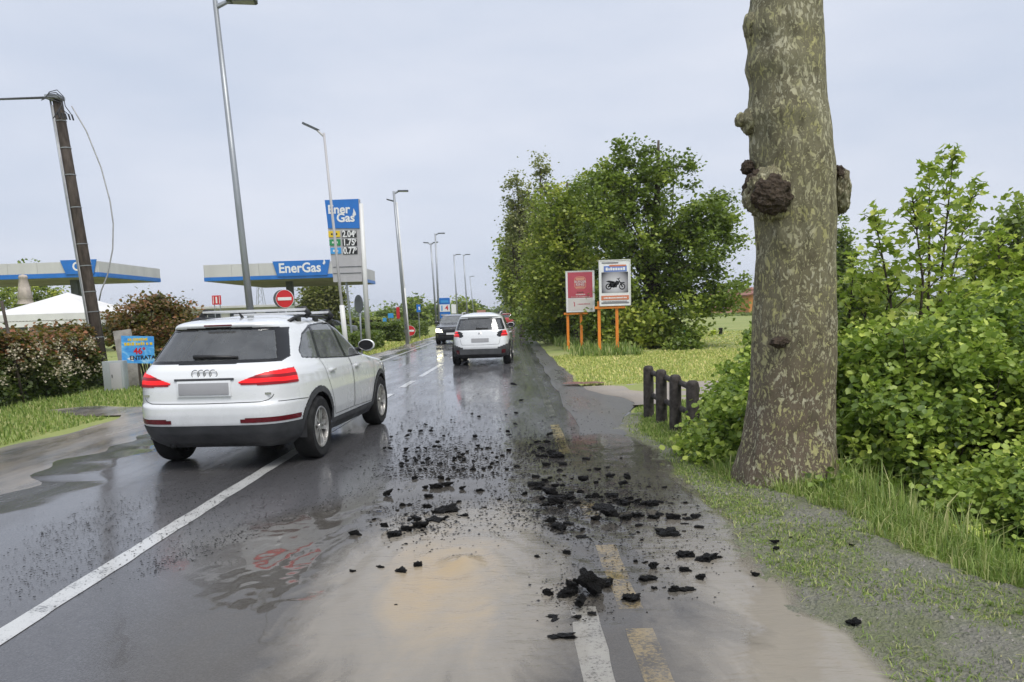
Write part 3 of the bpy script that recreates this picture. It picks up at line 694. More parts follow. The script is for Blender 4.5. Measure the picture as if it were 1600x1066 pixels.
MB().tube([(0, -1.12, 1.55), (0, -1.22, 1.62)], [.022, .008], 8).build('roof_antenna', M['black'], suv, True)

# ---- smaller white crossover ahead
def spec(**k):
    d = dict(L=4.15, z=(.22, 1.58), paint=M['car_white'], res=(110, 130), taper=.05,
        rear=[(.22, .30), (.30, .12), (.42, .03), (.55, 0), (.70, .02), (.90, .06), (1.02, .10), (1.08, .14), (1.25, .24), (1.42, .36), (1.46, .30), (1.49, .32), (1.53, .48), (1.55, .75), (1.575, 1.1), (1.58, 1.35)],
        front=[(.22, .28), (.35, .08), (.5, 0), (.75, .02), (.92, .12), (1.0, .5), (1.05, .95), (1.09, 1.10), (1.2, 1.27), (1.4, 1.58), (1.47, 1.72), (1.52, 1.95), (1.55, 2.2), (1.575, 2.45), (1.58, 2.6)],
        w=[(.22, .76), (.32, .85), (.5, .88), (.75, .885), (.92, .87), (1.02, .83), (1.08, .80), (1.25, .745), (1.42, .68), (1.48, .635), (1.52, .57), (1.55, .46), (1.575, .3), (1.58, .2)],
        n=[(0, 6.5), (1.6, 5.5)], rear_axle=-1.34, front_axle=1.264, wheel_r=.335, arch=.37, track=1.54, belt=1.06, dash=1.3, mirror=(.80, 1.10), rim='alloy', spokes=8,
        side_trim=[(1.0, 1.06), (.5, 1.40), (.2, 1.46), (-.9, 1.45), (-1.35, 1.35), (-1.5, 1.09), (-.9, 1.07)],
        side_glass=[[(.92, 1.08), (.46, 1.385), (.18, 1.44), (-.02, 1.44), (-.06, 1.08)], [(-.13, 1.085), (-.09, 1.44), (-.85, 1.43), (-.95, 1.10)], [(-1.02, 1.105), (-.93, 1.42), (-1.28, 1.32), (-1.42, 1.12)]],
        doors=dict(front_door=[(.95, 1.06), (-.09, 1.07), (-.06, .42), (.78, .40), (.88, .65)], rear_door=[(-.11, 1.07), (-1.0, 1.08), (-.95, .80), (-.80, .42), (-.08, .42)]), handles=[(.05, .95), (-.80, .96)],
        rear_trim=[(0, 1.04), (.72, 1.05), (.735, 1.09), (.635, 1.40), (0, 1.42)], rear_glass=[(0, 1.075), (.66, 1.085), (.585, 1.37), (0, 1.385)],
        front_trim=[(0, 1.08), (.72, 1.08), (.61, 1.48), (0, 1.49)], front_glass=[(0, 1.11), (.69, 1.11), (.58, 1.455), (0, 1.465)],
        tailgate=[(0, .50), (.55, .52), (.60, .90), (.74, 1.0), (.66, 1.44), (0, 1.45)], rear_gaps=[[(0, .62), (.56, .63), (.60, .80)]],
        lamps=[('tail_lamp', [(.60, .86), (.62, .99), (.68, 1.03), (.88, 1.03), (.89, .86)], True, 'lamp_red'), ('lamp_surround', [(.51, .87), (.53, .985), (.62, 1.03), (.68, 1.03), (.60, .85)], True, 'trim'), ('reflector', [(.62, .36), (.62, .47), (.74, .48), (.74, .36)], True, 'lamp_dark'),
               ('headlamp', [(.48, .66), (.50, .80), (.82, .84), (.84, .68)], False, 'lamp_clear')],
        clad=lambda x, y, z: ((z < .40) | ((z < .66 - .35 * (.88 - np.abs(x))) & (y < -1.72) & (np.abs(x) > .52)) | ((z < .46) & (np.abs(y) > 1.75)) | (((np.hypot(y + 1.34, z - .335) < .43) | (np.hypot(y - 1.264, z - .335) < .43)) & (np.abs(x) > .6))))
    d.update(k); return d
g1 = G(716, 571); g2 = G(791, 569)
ax_ = ((g1.x + g2.x) / 2, (g1.y + g2.y) / 2 + .25)
cw, cx_, cy_, _ = make_car('white_crossover', spec(), car_at(ax_, R(1.5), -1.34), R(1.5), label='small white crossover with red round tail lamps following the right lane', cat='car')
MB().box((0, cy_(0, .76) - .008, .76), (.52, .014, .115), rotm(x=-8), .004).build('number_plate', M['plate'], cw)
MB().box((0, cy_(0, .42) - .012, .42), (1.24, .03, .17), None, .01).build('bumper_panel', M['clad'], cw)
ch = MB()
for dz in (0, .032):
    for s in (1, -1): ch.tube([(0, cy_(0, .95) - .008, .962 + dz), (s * .05, cy_(0, .95) - .008, .935 + dz)], .007, 6)
ch.build('chevron_badge', M['chrome'], cw)
MB().tube([(.25, cy_(0, 1.1) - .02, 1.105), (-.12, cy_(0, 1.1) - .02, 1.115)], [.012, .02], 8).build('rear_wiper', M['black'], cw)
for s in (1, -1): MB().tube([(s * .58, -1.2, 1.52), (s * .6, -.9, 1.58), (s * .6, .1, 1.60), (s * .58, .5, 1.52)], .018, 8).build('roof_rail', M['grey_panel'], cw)

# ---- black SUV coming the other way, head lamps lit
bk = spec(paint=M['car_black'], L=4.3, lamps=[('headlamp', [(.46, .66), (.50, .80), (.86, .84), (.86, .66)], False, 'lamp_on'), ('grille', [(0, .46), (0, .80), (.42, .78), (.36, .46)], False, 'trim'), ('tail_lamp', [(.6, .87), (.63, 1.0), (.86, 1.01), (.88, .87)], True, 'lamp_red')])
gb = G(679, 539); gbc = (gb.x + .93, gb.y + 2.15, 0)
cb, bx_, by_, _ = make_car('black_suv', bk, gbc, R(181), label='black SUV coming towards us with head lamps lit', cat='car')
MB().box((0, by_(0, .56, False) + .01, .56), (.50, .014, .11), None, .004).build('number_plate', M['signwhite'], cb)
MB().lathe([(0, 0), (.05, 0), (.055, .01)], Matrix.Translation((0, by_(0, .80, False) + .0, .80)) @ Matrix.Rotation(-math.pi / 2, 4, 'X'), 16).build('badge', M['chrome'], cb)

# ---- cars far down the road
small = dict(res=(60, 70))
make_car('red_car', spec(paint=M['car_red'], **small), (-.55, 92, 0), R(1), label='red hatchback far ahead in the right lane past the white crossover', cat='car')
make_car('red_car', spec(paint=M['car_red'], **small), (-.75, 104, 0), R(1), label='red hatchback farthest ahead, half hidden by another red car', cat='car')
make_car('grey_car', spec(paint=M['car_grey'], **small), (-3.3, 128, 0), R(181), label='pale grey car far down the road in the oncoming lane', cat='car')
g = G(1338, 556); make_car('parked_white_car', spec(**small), (15.3, 36.5, .03), R(70), label='white car parked beyond the bushes right of the plane tree', cat='car')
make_car('parked_grey_car', spec(paint=M['car_grey'], **small), (-14.6, 63, 0), R(75), label='grey car parked under the far end of the right canopy', cat='car')
make_car('parked_black_car', spec(paint=M['car_black'], **small), (-26.5, 58, 0), R(95), label='black car parked between the two canopies', cat='car')

# ================================================================== STREET FURNITURE, LEFT SIDE
def lean_frame(base, top):
    """matrix for a post whose foot is at base and whose axis points at top"""
    z = (top - base).normalized(); x = Vector((0, 1, 0)).cross(z).normalized(); y = z.cross(x)
    m = Matrix((x, y, z)).transposed().to_4x4(); m.translation = base; return m
def lamp(base_px, top_px, Y, label, mat, r=(.09, .05), head=None, white_to=0., two=False):
    b = P(*base_px, Y); b.z = 0.0 if b.z < .8 else 0.; t_ = P(*top_px, Y)
    root = empty('street_lamp', b, label=label, cat='street lamp', group='lamps along the left of the road')
    a = t_ - b; hgt = a.length
    MB().tube([(0, 0, -.1), a * .5, a], [r[0], (r[0] + r[1]) / 2, r[1]], 10).build('pole', mat, root, True)
    MB().tube([(0, 0, -.05), a.normalized() * .06], [r[0] * 1.9, r[0] * 1.8], 10).build('base_collar', M['concrete'], root)
    MB().box(a.normalized() * 1.0 + Vector((0, -r[0] * .9, 0)), (.09, .03, .3), None, .01).build('inspection_door', M['dark_steel'], root)
    if white_to: MB().tube([(0, 0, -.02), a.normalized() * white_to], [r[0] * 1.6, r[0] * 1.5], 12).build('white_sleeve', M['white_paint'], root, True)
    for sx, sz, ln in head:
        d = Vector((sx, .15, sz)).normalized()
        arm = MB().tube([a - a.normalized() * .12, a + d * ln * .35], [r[1], r[1] * .8], 8).build('arm', mat, root)
        hm = Matrix.Translation(a + d * ln * .62) @ d.to_track_quat('X', 'Z').to_matrix().to_4x4()
        hb = MB(); hb.prism([(-ln * .34, -.10), (ln * .34, -.14), (ln * .40, -.08), (ln * .40, .08), (ln * .34, .14), (-ln * .34, .10)], -.025, .045, hm); hb.build('lamp_head', M['dark_steel'], root)
        MB().prism([(-ln * .2, -.08), (ln * .32, -.10), (ln * .32, .10), (-ln * .2, .08)], -.034, -.026, hm).build('lens', M['lamp_clear'], root)
    return root
lamp((407, 625), (336, 1), 15.4, 'tall grey street lamp rising behind the white SUV', M['steel'], (.078, .045), [(1, .02, .75)])
lamp((543, 560), (506, 208), 27.5, 'slim white lamp post leaning in front of the blue price sign', M['grey_panel'], (.058, .04), [(-1, .5, .8)], white_to=2.0)
lamp((637, 541), (615, 299), 41.5, 'grey street lamp standing beside the end of the clipped hedge', M['steel'], (.10, .06), [(1, .0, .75)])
lamp((639, 536), (620, 316), 46, 'thin pale lamp post with thick white lower sleeve', M['white_paint'], (.05, .035), [(-1, .3, .6)], white_to=3.2)
lamp((687, 521), (680, 365), 62, 'grey street lamp rising behind the black SUV', M['steel'], (.10, .06), [(1, .0, .75)])
lamp((683, 520), (673, 380), 64, 'grey post with double lamp head by the blue price board', M['steel'], (.09, .06), [(1, .1, .6), (-1, .1, .6)])
lamp((716, 511), (709, 398), 84, 'grey street lamp standing behind the blue price board', M['steel'], (.10, .06), [(1, .0, .75)])
lamp((732, 511), (724, 398), 86, 'grey street lamp before the row of distant trees', M['steel'], (.10, .06), [(1, .0, .75)])
lamp((742, 505), (734, 432), 125, 'farthest grey street lamp down the road', M['steel'], (.09, .06), [(1, .0, .75)])

# ---- leaning wooden utility pole with conduits and cables
ub = G(166, 606, .02); UY = ub.y
ut = P(89, 152, UY)
up = empty('utility_pole', ub, label='leaning dark wooden utility pole with conduits and cut cable ends', cat='utility pole')
a = ut - ub; ad = a.normalized()
MB().tube([ad * -.3, a * .3, a * .6, a], [.135, .13, .122, .11], 14).build('pole', M['wood_dark'], up, True)
for k, (o, rr_, ln) in enumerate(((-.145, .022, .99), (-.10, .016, .97))):
    off = Vector((o, -.10 - .03 * k, 0))
    MB().tube([ad * .1 + off, a * .35 + off * .97 + Vector((.006, 0, 0)), a * .65 + off * .93, a * ln + off * .85], rr_, 8).build('conduit', M['steel'] if k == 0 else M['cable_pale'], up, True)
for q in (.18, .27, .34, .43, .505, .63, .74, .83, .92):
    p = a * q; MB().lathe([(.152 - .03 * q, -.010), (.154 - .03 * q, .010)], Matrix.Translation(p) @ ad.to_track_quat('Z', 'Y').to_matrix().to_4x4(), 16).build('clamp_band', M['steel'], up)
cap = MB()
for k in range(5):
    th = k * .7; c0 = a + Vector((.0, -.10 - .05 * k, -.02 - .05 * k))
    cap.tube([c0 + Vector((-.20, 0, .02 * k)), c0 + Vector((-.08, -.05, .10)), c0 + Vector((.10, -.05, .14 - .02 * k)), c0 + Vector((.22 + .02 * k, -.03, .0)), c0 + Vector((.24 - .05 * k, -.02, -.22 - .03 * k)), c0 + Vector((.36 - .05 * k, 0, -.42 + .05 * k))], .011, 6)
cap.build('cable_loop', M['cable'], up, True)
for k in range(5):
    c0 = a + Vector((.36 - .05 * k, -.10 - .05 * k, -.43)); MB().tube([c0, c0 + Vector((.03, 0, -.13))], .020, 8).build('cable_end_cap', M['black'], up)
MB().box(a + Vector((-.03, -.04, -.02)), (.34, .30, .10), None, .03).build('pole_top_clamp', M['steel'], up, angle=40)
wp = P(-70, 147, UY + 6); MB().tube([a + Vector((-.1, 0, 0)), (a + (wp - ub)) / 2 + Vector((0, 0, -.10)), wp - ub], .028, 6).build('incoming_cable', M['cable'], up, True)
pts = [P(px, py, UY + .3) - ub for px, py in ((112, 166), (135, 205), (158, 262), (172, 315), (177, 350), (176, 390), (168, 430), (158, 455), (155, 470))]
MB().tube(pts, .016, 6).build('hanging_cable', M['cable_pale'], up, True)
# meter cabinet at its foot, concrete slabs, blue poster
g = G(180, 612, .02)
cbn = empty('meter_cabinet', (g.x, g.y, .02), R(6), label='grey metal meter cabinet at the foot of the utility pole', cat='cabinet')
MB().box((0, .12, .34), (.46, .28, .72), None, .015).build('housing', M['cabinet'], cbn, angle=40)
MB().box((.06, -.026, .35), (.24, .02, .62), None, .006).build('door', M['grey_panel'], cbn, angle=40)
MB().box((-.02, -.04, .36), (.02, .015, .07)).build('latch', M['dark_steel'], cbn)
def slab(px, py, w_, h_, tx, tz, lab, dy=0):
    g = G(px, py, .02); o = MB().box((0, 0, h_ / 2), (w_, .07, h_), None, .012).build('concrete_slab', M['concrete'], None, angle=40, label=lab, cat='slab', group='concrete slabs by the utility pole')
    o.location = (g.x, g.y + dy, 0.0); o.rotation_euler = (R(tx), R(tz), R(8)); return o
slab(189, 606, .42, 1.42, -4, -6, 'tall grey concrete slab leaning behind the meter cabinet', .55)
slab(207, 607, .34, 1.02, -6, -12, 'shorter pale concrete slab leaning under the blue poster', .25)
pt = P(189, 526, UY - .9); pb = P(242, 567, UY - .9); pw, phh = abs(pb.x - pt.x), abs(pt.z - pb.z)
pc = (pt + pb) / 2
po = empty('blue_poster', (pc.x, pc.y, 0), R(4), label='bright blue event poster with yellow and red lettering on a stake', cat='poster')
bl = NT('poster_blue'); n = bl.noise(bl.vmap(bl.obj(), (1, 1, 1.6), (0, .5, 0)), 3.2, 4, .6, .6); M['poster_blue'] = bl.out(bl.bsdf(Base_Color=bl.ramp(n, (.32, (.03, .20, .66)), (.52, (.10, .42, .82)), (.68, (.42, .68, .90))), Roughness=.35))
zc = pc.z; board = MB().box((0, 0, zc), (pw, .012, phh), rotm(y=3)).build('board', M['poster_blue'], po)
MB().box((-.02, .03, zc / 2), (.05, .04, zc), None, .005).box((.30, .03, zc / 2), (.04, .04, zc), rotm(y=-4), .005).build('stake', M['wood_dark'], po)
def smudge(name, x0, x1, z, h, y, mat, parent, seed=1):
    """a line of print too small to read in the photograph: a row of uneven strokes"""
    rg = random.Random(seed); b = MB(); x = x0
    while x < x1:
        w_ = h * rg.uniform(.35, .8); hh_ = h * rg.uniform(.7, 1.); b.box((min(x + w_ / 2, x1), y, z + (hh_ - h) / 2), (w_, .004, hh_)); x += w_ + h * (.18 if rg.random() > .15 else .5)
    return b.build(name, mat, parent)
smudge('lettering', -pw * .28, pw * .30, zc + phh * .38, .065, -.009, M['yellow'], board, 3)
smudge('lettering', -pw * .40, pw * .44, zc + phh * .22, .075, -.009, M['yellow'], board, 5)
text('lettering', '46°', .20, (.04, -.009, zc - phh * .06), M['red'], board, .03)
text('lettering', 'ENTRATA', .13, (.09, -.009, zc - phh * .30), M['black'], board, .03)
MB().prism([(-.26, zc - phh * .32), (-.12, zc - phh * .22), (-.12, zc - phh * .42)], .007, .009, Matrix(((1, 0, 0, 0), (0, 0, -1, 0), (0, 1, 0, 0), (0, 0, 0, 1)))).build('arrow', M['signwhite'], board)
# thin post at the hedge, far left
g = G(38, 634, .0); fp = MB().tube([(0, 0, 0), P(2, 470, g.y) - g], .03, 8).build('fence_stake', M['wood_dark'], None, True, label='thin grey stake leaning in front of the flowering hedge', cat='stake'); fp.location = g

# ---- filling station canopies
def canopy(x0, x1, y0, y1, zb, zt, label, sign, post_px=None, posts=()):
    root = empty('station_canopy', (x1, y0, 0), label=label, cat='canopy', group='filling station canopies')
    w_, d_ = x1 - x0, y1 - y0; hgt = zt - zb
    MB().box((-w_ / 2, d_ / 2, zb + hgt / 2 + .04), (w_ - .3, d_ - .3, hgt - .1)).build('deck', M['canopy'], root)
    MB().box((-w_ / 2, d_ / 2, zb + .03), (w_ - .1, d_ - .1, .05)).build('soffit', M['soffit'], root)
    for nm, c_, s_ in (('fascia', (-w_ / 2, 0, 0), (w_, .08, 0)), ('fascia', (0.03, d_ / 2, 0), (.08, d_ - .02, 0)), ('fascia', (-w_ - .03, d_ / 2, 0), (.08, d_ - .02, 0)), ('fascia', (-w_ / 2, d_ + .03, 0), (w_, .08, 0))):
        nb = max(1, int(max(s_[0], s_[1]) / 1.55)); lng = 0 if s_[0] > s_[1] else 1; seg = s_[lng] / nb
        for k in range(nb):                              # fascia panels, butted with a joint
            c2 = list(c_); c2[lng] += -s_[lng] / 2 + seg * (k + .5); s2 = [s_[0], s_[1], hgt - .26]; s2[lng] = seg - .012
            MB().box((c2[0], c2[1], zb + .26 + (hgt - .26) / 2), s2, None, .006).build('fascia_panel', M['canopy'], root)
        MB().box((c_[0], c_[1], zb + .135), (s_[0] + .02, s_[1] + .02, .245), None, .02).build('blue_band', M['blue'], root)
    for (px_, py_) in posts:
        pst = MB().box((px_, py_, zb / 2), (.42, .42, zb), None, .02).build('post', M['dark_steel'], root, angle=40)
        MB().box((px_ + .05, py_ - .23, 2.55), (.5, .02, .85)).build('notice', M['signwhite'], pst)
        MB().box((px_ + .05, py_ - .245, 2.70), (.42, .01, .34)).build('notice_panel', M['green'], pst)
        MB().box((px_, py_, .15), (1.4, 2.4, .3), None, .05).build('pump_island', M['concrete'], root)
        pump = MB().box((px_, py_ + .7, 1.05), (.55, .9, 1.5), None, .04).build('fuel_pump', M['grey_panel'], root, angle=40)
        MB().box((px_, py_ + .235, 1.45), (.4, .02, .4)).build('pump_screen', M['window_dark'], pump)
    sx0, sx1, word = sign
    zc_ = zb + .30 + (hgt - .26) / 2; hh = hgt - .22
    b_ = MB().prism([(sx0 - .12, zc_ + hh / 2 + .03), (sx1 + .12, zc_ + hh / 2 + .03), (sx1 - .10, zc_ - hh / 2 - .10), (sx0 + .14, zc_ - hh / 2 - .10)], .07, .11, FACE).build('sign_board', M['blue'], root)
    text('lettering', word, hh * 1.02, ((sx0 + sx1) / 2 - .12, -.115, zc_ - .03), M['signwhite'], b_, .025, .92 * (sx1 - sx0) / (len(word) * hh * .58) if len(word) > 1 else 1.)
    fl = (sx1 - .28, zc_ + hh * .36); MB().prism([(fl[0], fl[1] - .16), (fl[0] + .10, fl[1] - .06), (fl[0] + .09, fl[1] + .06), (fl[0] + .02, fl[1] + .20), (fl[0] - .02, fl[1] + .04), (fl[0] - .07, fl[1] - .08)], .112, .122, FACE).build('flame_mark', M['signwhite'], b_)
    return root
c0 = P(320, 428, 50); c1 = P(533, 428, 50)
zb_, zt_ = P(430, 437, 50).z, P(430, 411, 50).z
sL, sR = P(430, 420, 50).x - c1.x, P(514, 420, 50).x - c1.x
canopy(c0.x, c1.x, 50, 62, zb_, zt_, 'grey and blue filling station canopy with company name, behind the white SUV', (sL, sR, 'EnerGas'), posts=((P(453, 450, 53).x - c1.x, 3.0),))
q = P(152, 421, 43)
zb2, zt2 = P(120, 434, 43).z, P(120, 409, 43).z
sL, sR = P(100, 420, 43).x - q.x, P(143, 420, 43).x - q.x
canopy(q.x - 13, q.x, 43, 50.5, zb2, zt2, 'grey and blue filling station canopy behind the leaning utility pole', (sL, sR + .25, 'G'), posts=((P(119, 450, 45).x - q.x, 2.),))

# ---- price totem
TY = 35.; tb = P(576, 552, TY); tb.z = 0
tot = empty('price_totem', tb, label='tall blue and grey fuel price totem with company name', cat='price sign')
def T(px, py): v = P(px, py, TY) - tb; return (v.x, v.z)
pl = [T(508, 313), T(561, 311), T(566, 440), T(521, 441)]
MB().prism(pl, -.0, .30, FACE @ Matrix.Translation((0, 0, -.30))).build('grey_back_panel', M['grey_panel'], tot)
MB().prism([T(507.5, 313), T(560, 311), T(562, 357), T(513, 357)], .0, .03, FACE).build('name_panel', M['blue'], tot)
MB().tube([(0, .1, 0), (T(563, 318)[0], .1, T(563, 318)[1])], [.115, .105], 14).build('post', M['white_paint'], tot, True)
MB().tube([(T(528, 470)[0] + .55, .15, 0), (T(540, 441)[0], .15, T(540, 441)[1])], .05, 10).build('rear_post', M['steel'], tot)
x_, z_ = T(526, 328); text('lettering', 'Ener', .52, (x_ + .10, -.04, z_), M['signwhite'], tot, .028, 1.0)
x_, z_ = T(541, 341); text('lettering', 'Gas', .52, (x_ - .02, -.04, z_), M['signwhite'], tot, .028, 1.0)
x_, z_ = T(553, 333); MB().prism([(x_, z_ - .16), (x_ + .10, z_ - .08), (x_ + .08, z_ + .02), (x_, z_ + .20), (x_ - .02, z_ + .04), (x_ - .06, z_ - .08)], .035, .045, FACE).build('flame_mark', M['signwhite'], tot)
for k, (mn, nm, pr) in enumerate((('yellow', '', '2.04'), ('green', '', '1.75'), ('skyblue', '', '0.77'))):
    yy_ = 366 + k * 13
    xa, za = T(513 + k * 1.6, yy_ - 4.5); xb, zb3 = T(531.5 + k * 1., yy_ + 4.5)
    pn = MB().prism([(xa, zb3), (xb, zb3), (xb, za), (xa, za)], .0, .03, FACE).build('fuel_panel', M[mn], tot)
    smudge('fuel_name', xa + .12, xb - .12, (za + zb3) / 2, .09, -.034, M['black'] if k == 0 else M['signwhite'], pn, k)
    xc, zc2 = T(534 + k * 1., yy_ - 5); xd, zd = T(557.5 + k * .7, yy_ + 5)
    dp = MB().prism([(xc, zd), (xd, zd), (xd, zc2), (xc, zc2)], .0, .022, FACE).build('price_panel', M['black'], tot)
    text('price', pr, .40, (xc + (xd - xc) * .44, -.03, (zc2 + zd) / 2), M['signwhite'], dp, .03, .78)
    text('price', '9', .2, (xd - .07, -.03, zc2 - .09), M['signwhite'], dp, .03)
for py_ in (418, 428):
    xa, za = T(521, py_ - .5); xb, _ = T(565, py_); MB().box(((xa + xb) / 2, -.012, za), (xb - xa, .02, .02)).build('panel_joint', M['dark_steel'], tot)

# ---- road signs on posts
def round_sign(px, py, Y, dia, label, face='noentry', back_only=False, foot=None, yaw=0.):
    c_ = P(px, py, Y); f = P(*(foot or (px + 2, py + 60)), Y)
    root = empty('road_sign', (c_.x + (f.x - c_.x) * 1.0, Y, 0), R(yaw), label=label, cat='road sign')
    dx_ = c_.x - root.location.x
    MB().tube([(0, .04, 0), (dx_, .04, c_.z + dia * .45)], .032, 10).build('post', M['steel'], root, True)
    MT = Matrix.Translation((dx_, 0, c_.z)) @ Matrix.Rotation(math.pi / 2, 4, 'X')
    MB().lathe([(0, -.012), (dia / 2, -.012), (dia / 2, .012), (0, .012)], MT, 32).build('sign_plate', M['dark_steel'] if back_only else M['signwhite'], root)
    if face == 'noentry':
        d_ = MB().lathe([(0, .014), (dia * .48, .014), (dia * .48, .013)], MT, 32).build('red_disc', M['red'], root)
        MB().box((dx_, -.019, c_.z), (dia * .76, .006, dia * .17)).build('white_bar', M['signwhite'], d_)
        if yaw == 0: MB().lathe([(0, -.05), (dia / 2, -.05), (dia / 2, -.03), (0, -.03)], Matrix.Translation((-.10, .02, 0)) @ MT, 32).build('rear_plate', M['dark_steel'], root)
    if face == 'parking':
        MB().lathe([(0, .014), (dia * .48, .014)], MT, 32).build('blue_disc', M['blue'], root)
        text('letter', 'P', dia * .6, (dx_, -.018, c_.z), M['signwhite'], root, .02)
    return root
round_sign(445, 467, 26, .60, 'round red no entry sign seen just above the roof bars of the white SUV', foot=(452, 575))
round_sign(562, 475, 27, .62, 'dark round sign seen from behind beside the totem post', 'none', True, (564, 560), yaw=-52)
round_sign(641, 517, 47, .62, 'low red no entry sign at the end of the clipped hedge', foot=(642, 535))
# blue square sign, distant boards
def board_sign(name, px0, py0, px1, py1, Y, mat, label, cat, legs=True, extra=None, th=.08):
    a_, b_ = P(px0, py0, Y), P(px1, py1, Y); w_, h_ = b_.x - a_.x, a_.z - b_.z
    root = empty(name, ((a_.x + b_.x) / 2, Y, 0), label=label, cat=cat)
    zc_ = (a_.z + b_.z) / 2; pnl = MB().box((0, 0, zc_), (w_, th, h_), None, .01).build('panel', mat, root)
    if legs:
        for s in (-.32, .32): MB().tube([(s * w_, .06, 0), (s * w_, .06, zc_)], .04, 8).build('post', M['steel'], root)
    if extra: extra(root, w_, h_, zc_, th)
    return root
def e_blue(root, w_, h_, zc_, th):
    MB().box((0, -th / 2 - .012, zc_ + h_ * .0), (w_ * .96, .02, h_ * .36)).build('white_panel', M['signwhite'], root)
    MB().box((-w_ * .18, -th / 2 - .03, zc_), (w_ * .10, .016, h_ * .26)).build('blue_bar', M['skyblue'], root)
    text('lettering', '4', h_ * .32, (w_ * .22, -th / 2 - .03, zc_), M['red'], root, .02)
    MB().box((w_ * .05, -th / 2 - .012, zc_ + h_ * .32), (w_ * .66, .02, h_ * .12)).build('pale_strip', M['skyblue'], root)
    MB().box((w_ * .02, -th / 2 - .012, zc_ - h_ * .34), (w_ * .6, .02, h_ * .07)).build('pale_strip', M['grey_panel'], root)
board_sign('price_board', 684, 466, 704, 497, 66, M['blue'], 'dark blue and white price board above the black SUV', 'sign board', extra=e_blue)
board_sign('white_board', 705, 476, 713, 490, 78, M['signwhite'], 'small plain white board right of the blue price board', 'sign board')
board_sign('blue_direction_sign', 606, 490, 615, 497, 58, M['skyblue'], 'pale blue direction board behind the clipped hedges', 'sign board')
board_sign('small_blue_sign', 598, 497, 604, 503, 58, M['skyblue'], 'smallest pale blue board low behind the clipped hedges', 'sign board')
def e_red(root, w_, h_, zc_, th):
    MB().box((0, -th / 2 - .01, zc_), (w_ * .18, .02, h_ * .7)).build('white_mark', M['signwhite'], root)
    for s in (-1, 1): MB().box((s * w_ * .34, -th / 2 - .01, zc_), (w_ * .06, .02, h_ * .8)).build('white_mark', M['signwhite'], root)
board_sign('red_board', 331, 462, 346, 476, 66, M['red'], 'small red and white board above the long low roof', 'sign board', extra=e_red)
board_sign('pink_hoarding', 745, 485, 759, 495, 120, M['pinkish'], 'pinkish hoarding far down the road above the crossover roof', 'hoarding')
board_sign('red_hoarding', 619, 480, 625, 498, 60, M['red'], 'narrow red and dark hoarding behind the hedge lamp post', 'hoarding')
g = P(654, 482, 52)
r_ = empty('parking_sign', (P(656, 530, 52).x, 52, 0), label='dark blue square sign on a thin post beyond the hedge gap', cat='road sign')
MB().tube([(0, .03, 0), (g.x - r_.location.x, .03, g.z + .3)], .03, 8).build('post', M['steel'], r_)
MB().box((g.x - r_.location.x, 0, g.z), (.28, .02, .5), None, .005).build('plate', M['blue'], r_); MB().box((g.x - r_.location.x + .05, -.014, g.z), (.10, .006, .2)).build('white_mark', M['signwhite'], r_)

# ---- white garden tent and a closed taupe parasol behind the hedge
tc = P(45, 470, 23.); t0, t1 = P(-48, 488, 23.), P(133, 488, 23.)
tent = empty('garden_tent', (tc.x, 23 + 2.2, 0), label='white peaked garden tent with perforated valance behind the flowering hedge', cat='tent')
hw = (t1.x - t0.x) / 2; zq = t1.z; zp = P(34, 459, 25).z; cx0 = (t0.x + t1.x) / 2 - tc.x
n_ = 8; v = []; f = []
for i in range(n_ + 1):
    q = i / n_; s_ = 1 - q; z = zq + (zp - zq) * (q ** 1.12)
    for (a_, b_) in ((-1, -1), (1, -1), (1, 1), (-1, 1)): v.append((cx0 + a_ * hw * s_ + (0.0), b_ * hw * s_, z))
for i in range(n_):
    for k in range(4): f.append((i * 4 + k, i * 4 + (k + 1) % 4, i * 4 + 4 + (k + 1) % 4, i * 4 + 4 + k))
link('roof_canvas', raw_mesh('roof', v, f, [M['fabric']]), tent)
for k, (a_, b_, ry) in enumerate(((0, -1, 0), (1, 0, 90), (0, 1, 180), (-1, 0, 270))):
    MB().box((cx0 + a_ * hw * 1.001, b_ * hw * 1.001, zq - .10), (2 * hw, .012, .20), rotm(z=ry)).build('valance', M['fabric'], tent)
    MB().box((cx0 + a_ * hw * 1.004, b_ * hw * 1.004, zq - .30), (2 * hw, .012, .16), rotm(z=ry)).build('lower_valance', M['fabric'], tent)
    cxx, cyy = (cx0 + hw * .97 * (1 if k in (0, 1) else -1), hw * .97 * (1 if k in (1, 2) else -1)); MB().tube([(cxx, cyy, 0), (cxx, cyy, zq)], .03, 8).build('leg', M['white_paint'], tent)
for k in range(30): pass
dots = MB()
for k in range(34): dots.box((cx0 - hw + (k + .5) * 2 * hw / 34, -hw * 1.004 - .002, zq - .205), (.055, .01, .022))
dots.build('valance_slots', M['soffit'], tent, kind='stuff')
pp = P(33, 459, 27); ptop = P(28, 430, 27)
par = empty('closed_parasol', (pp.x, 27.2, 0), label='closed taupe parasol standing up behind the tent peak', cat='parasol')
MB().tube([(0, 0, 0), (0, 0, ptop.z)], .03, 8).build('pole', M['white_paint'], par)
hh = ptop.z - pp.z + .35; pr = MB(); pv = [(.24, 0), (.19, hh * .18), (.22, hh * .2), (.17, hh * .55), (.12, hh * .9), (.14, hh * .92), (.11, hh), (0, hh + .03)]
pr.lathe(pv, Matrix.Translation((0, 0, ptop.z - hh)), 18)
for i, q in enumerate(pr.v):
    th = math.atan2(q[1], q[0]); k = 1 + .14 * math.sin(th * 6); pr.v[i] = (q[0] * k, q[1] * k, q[2])
pr.build('folded_canopy', M['taupe'], par, True)

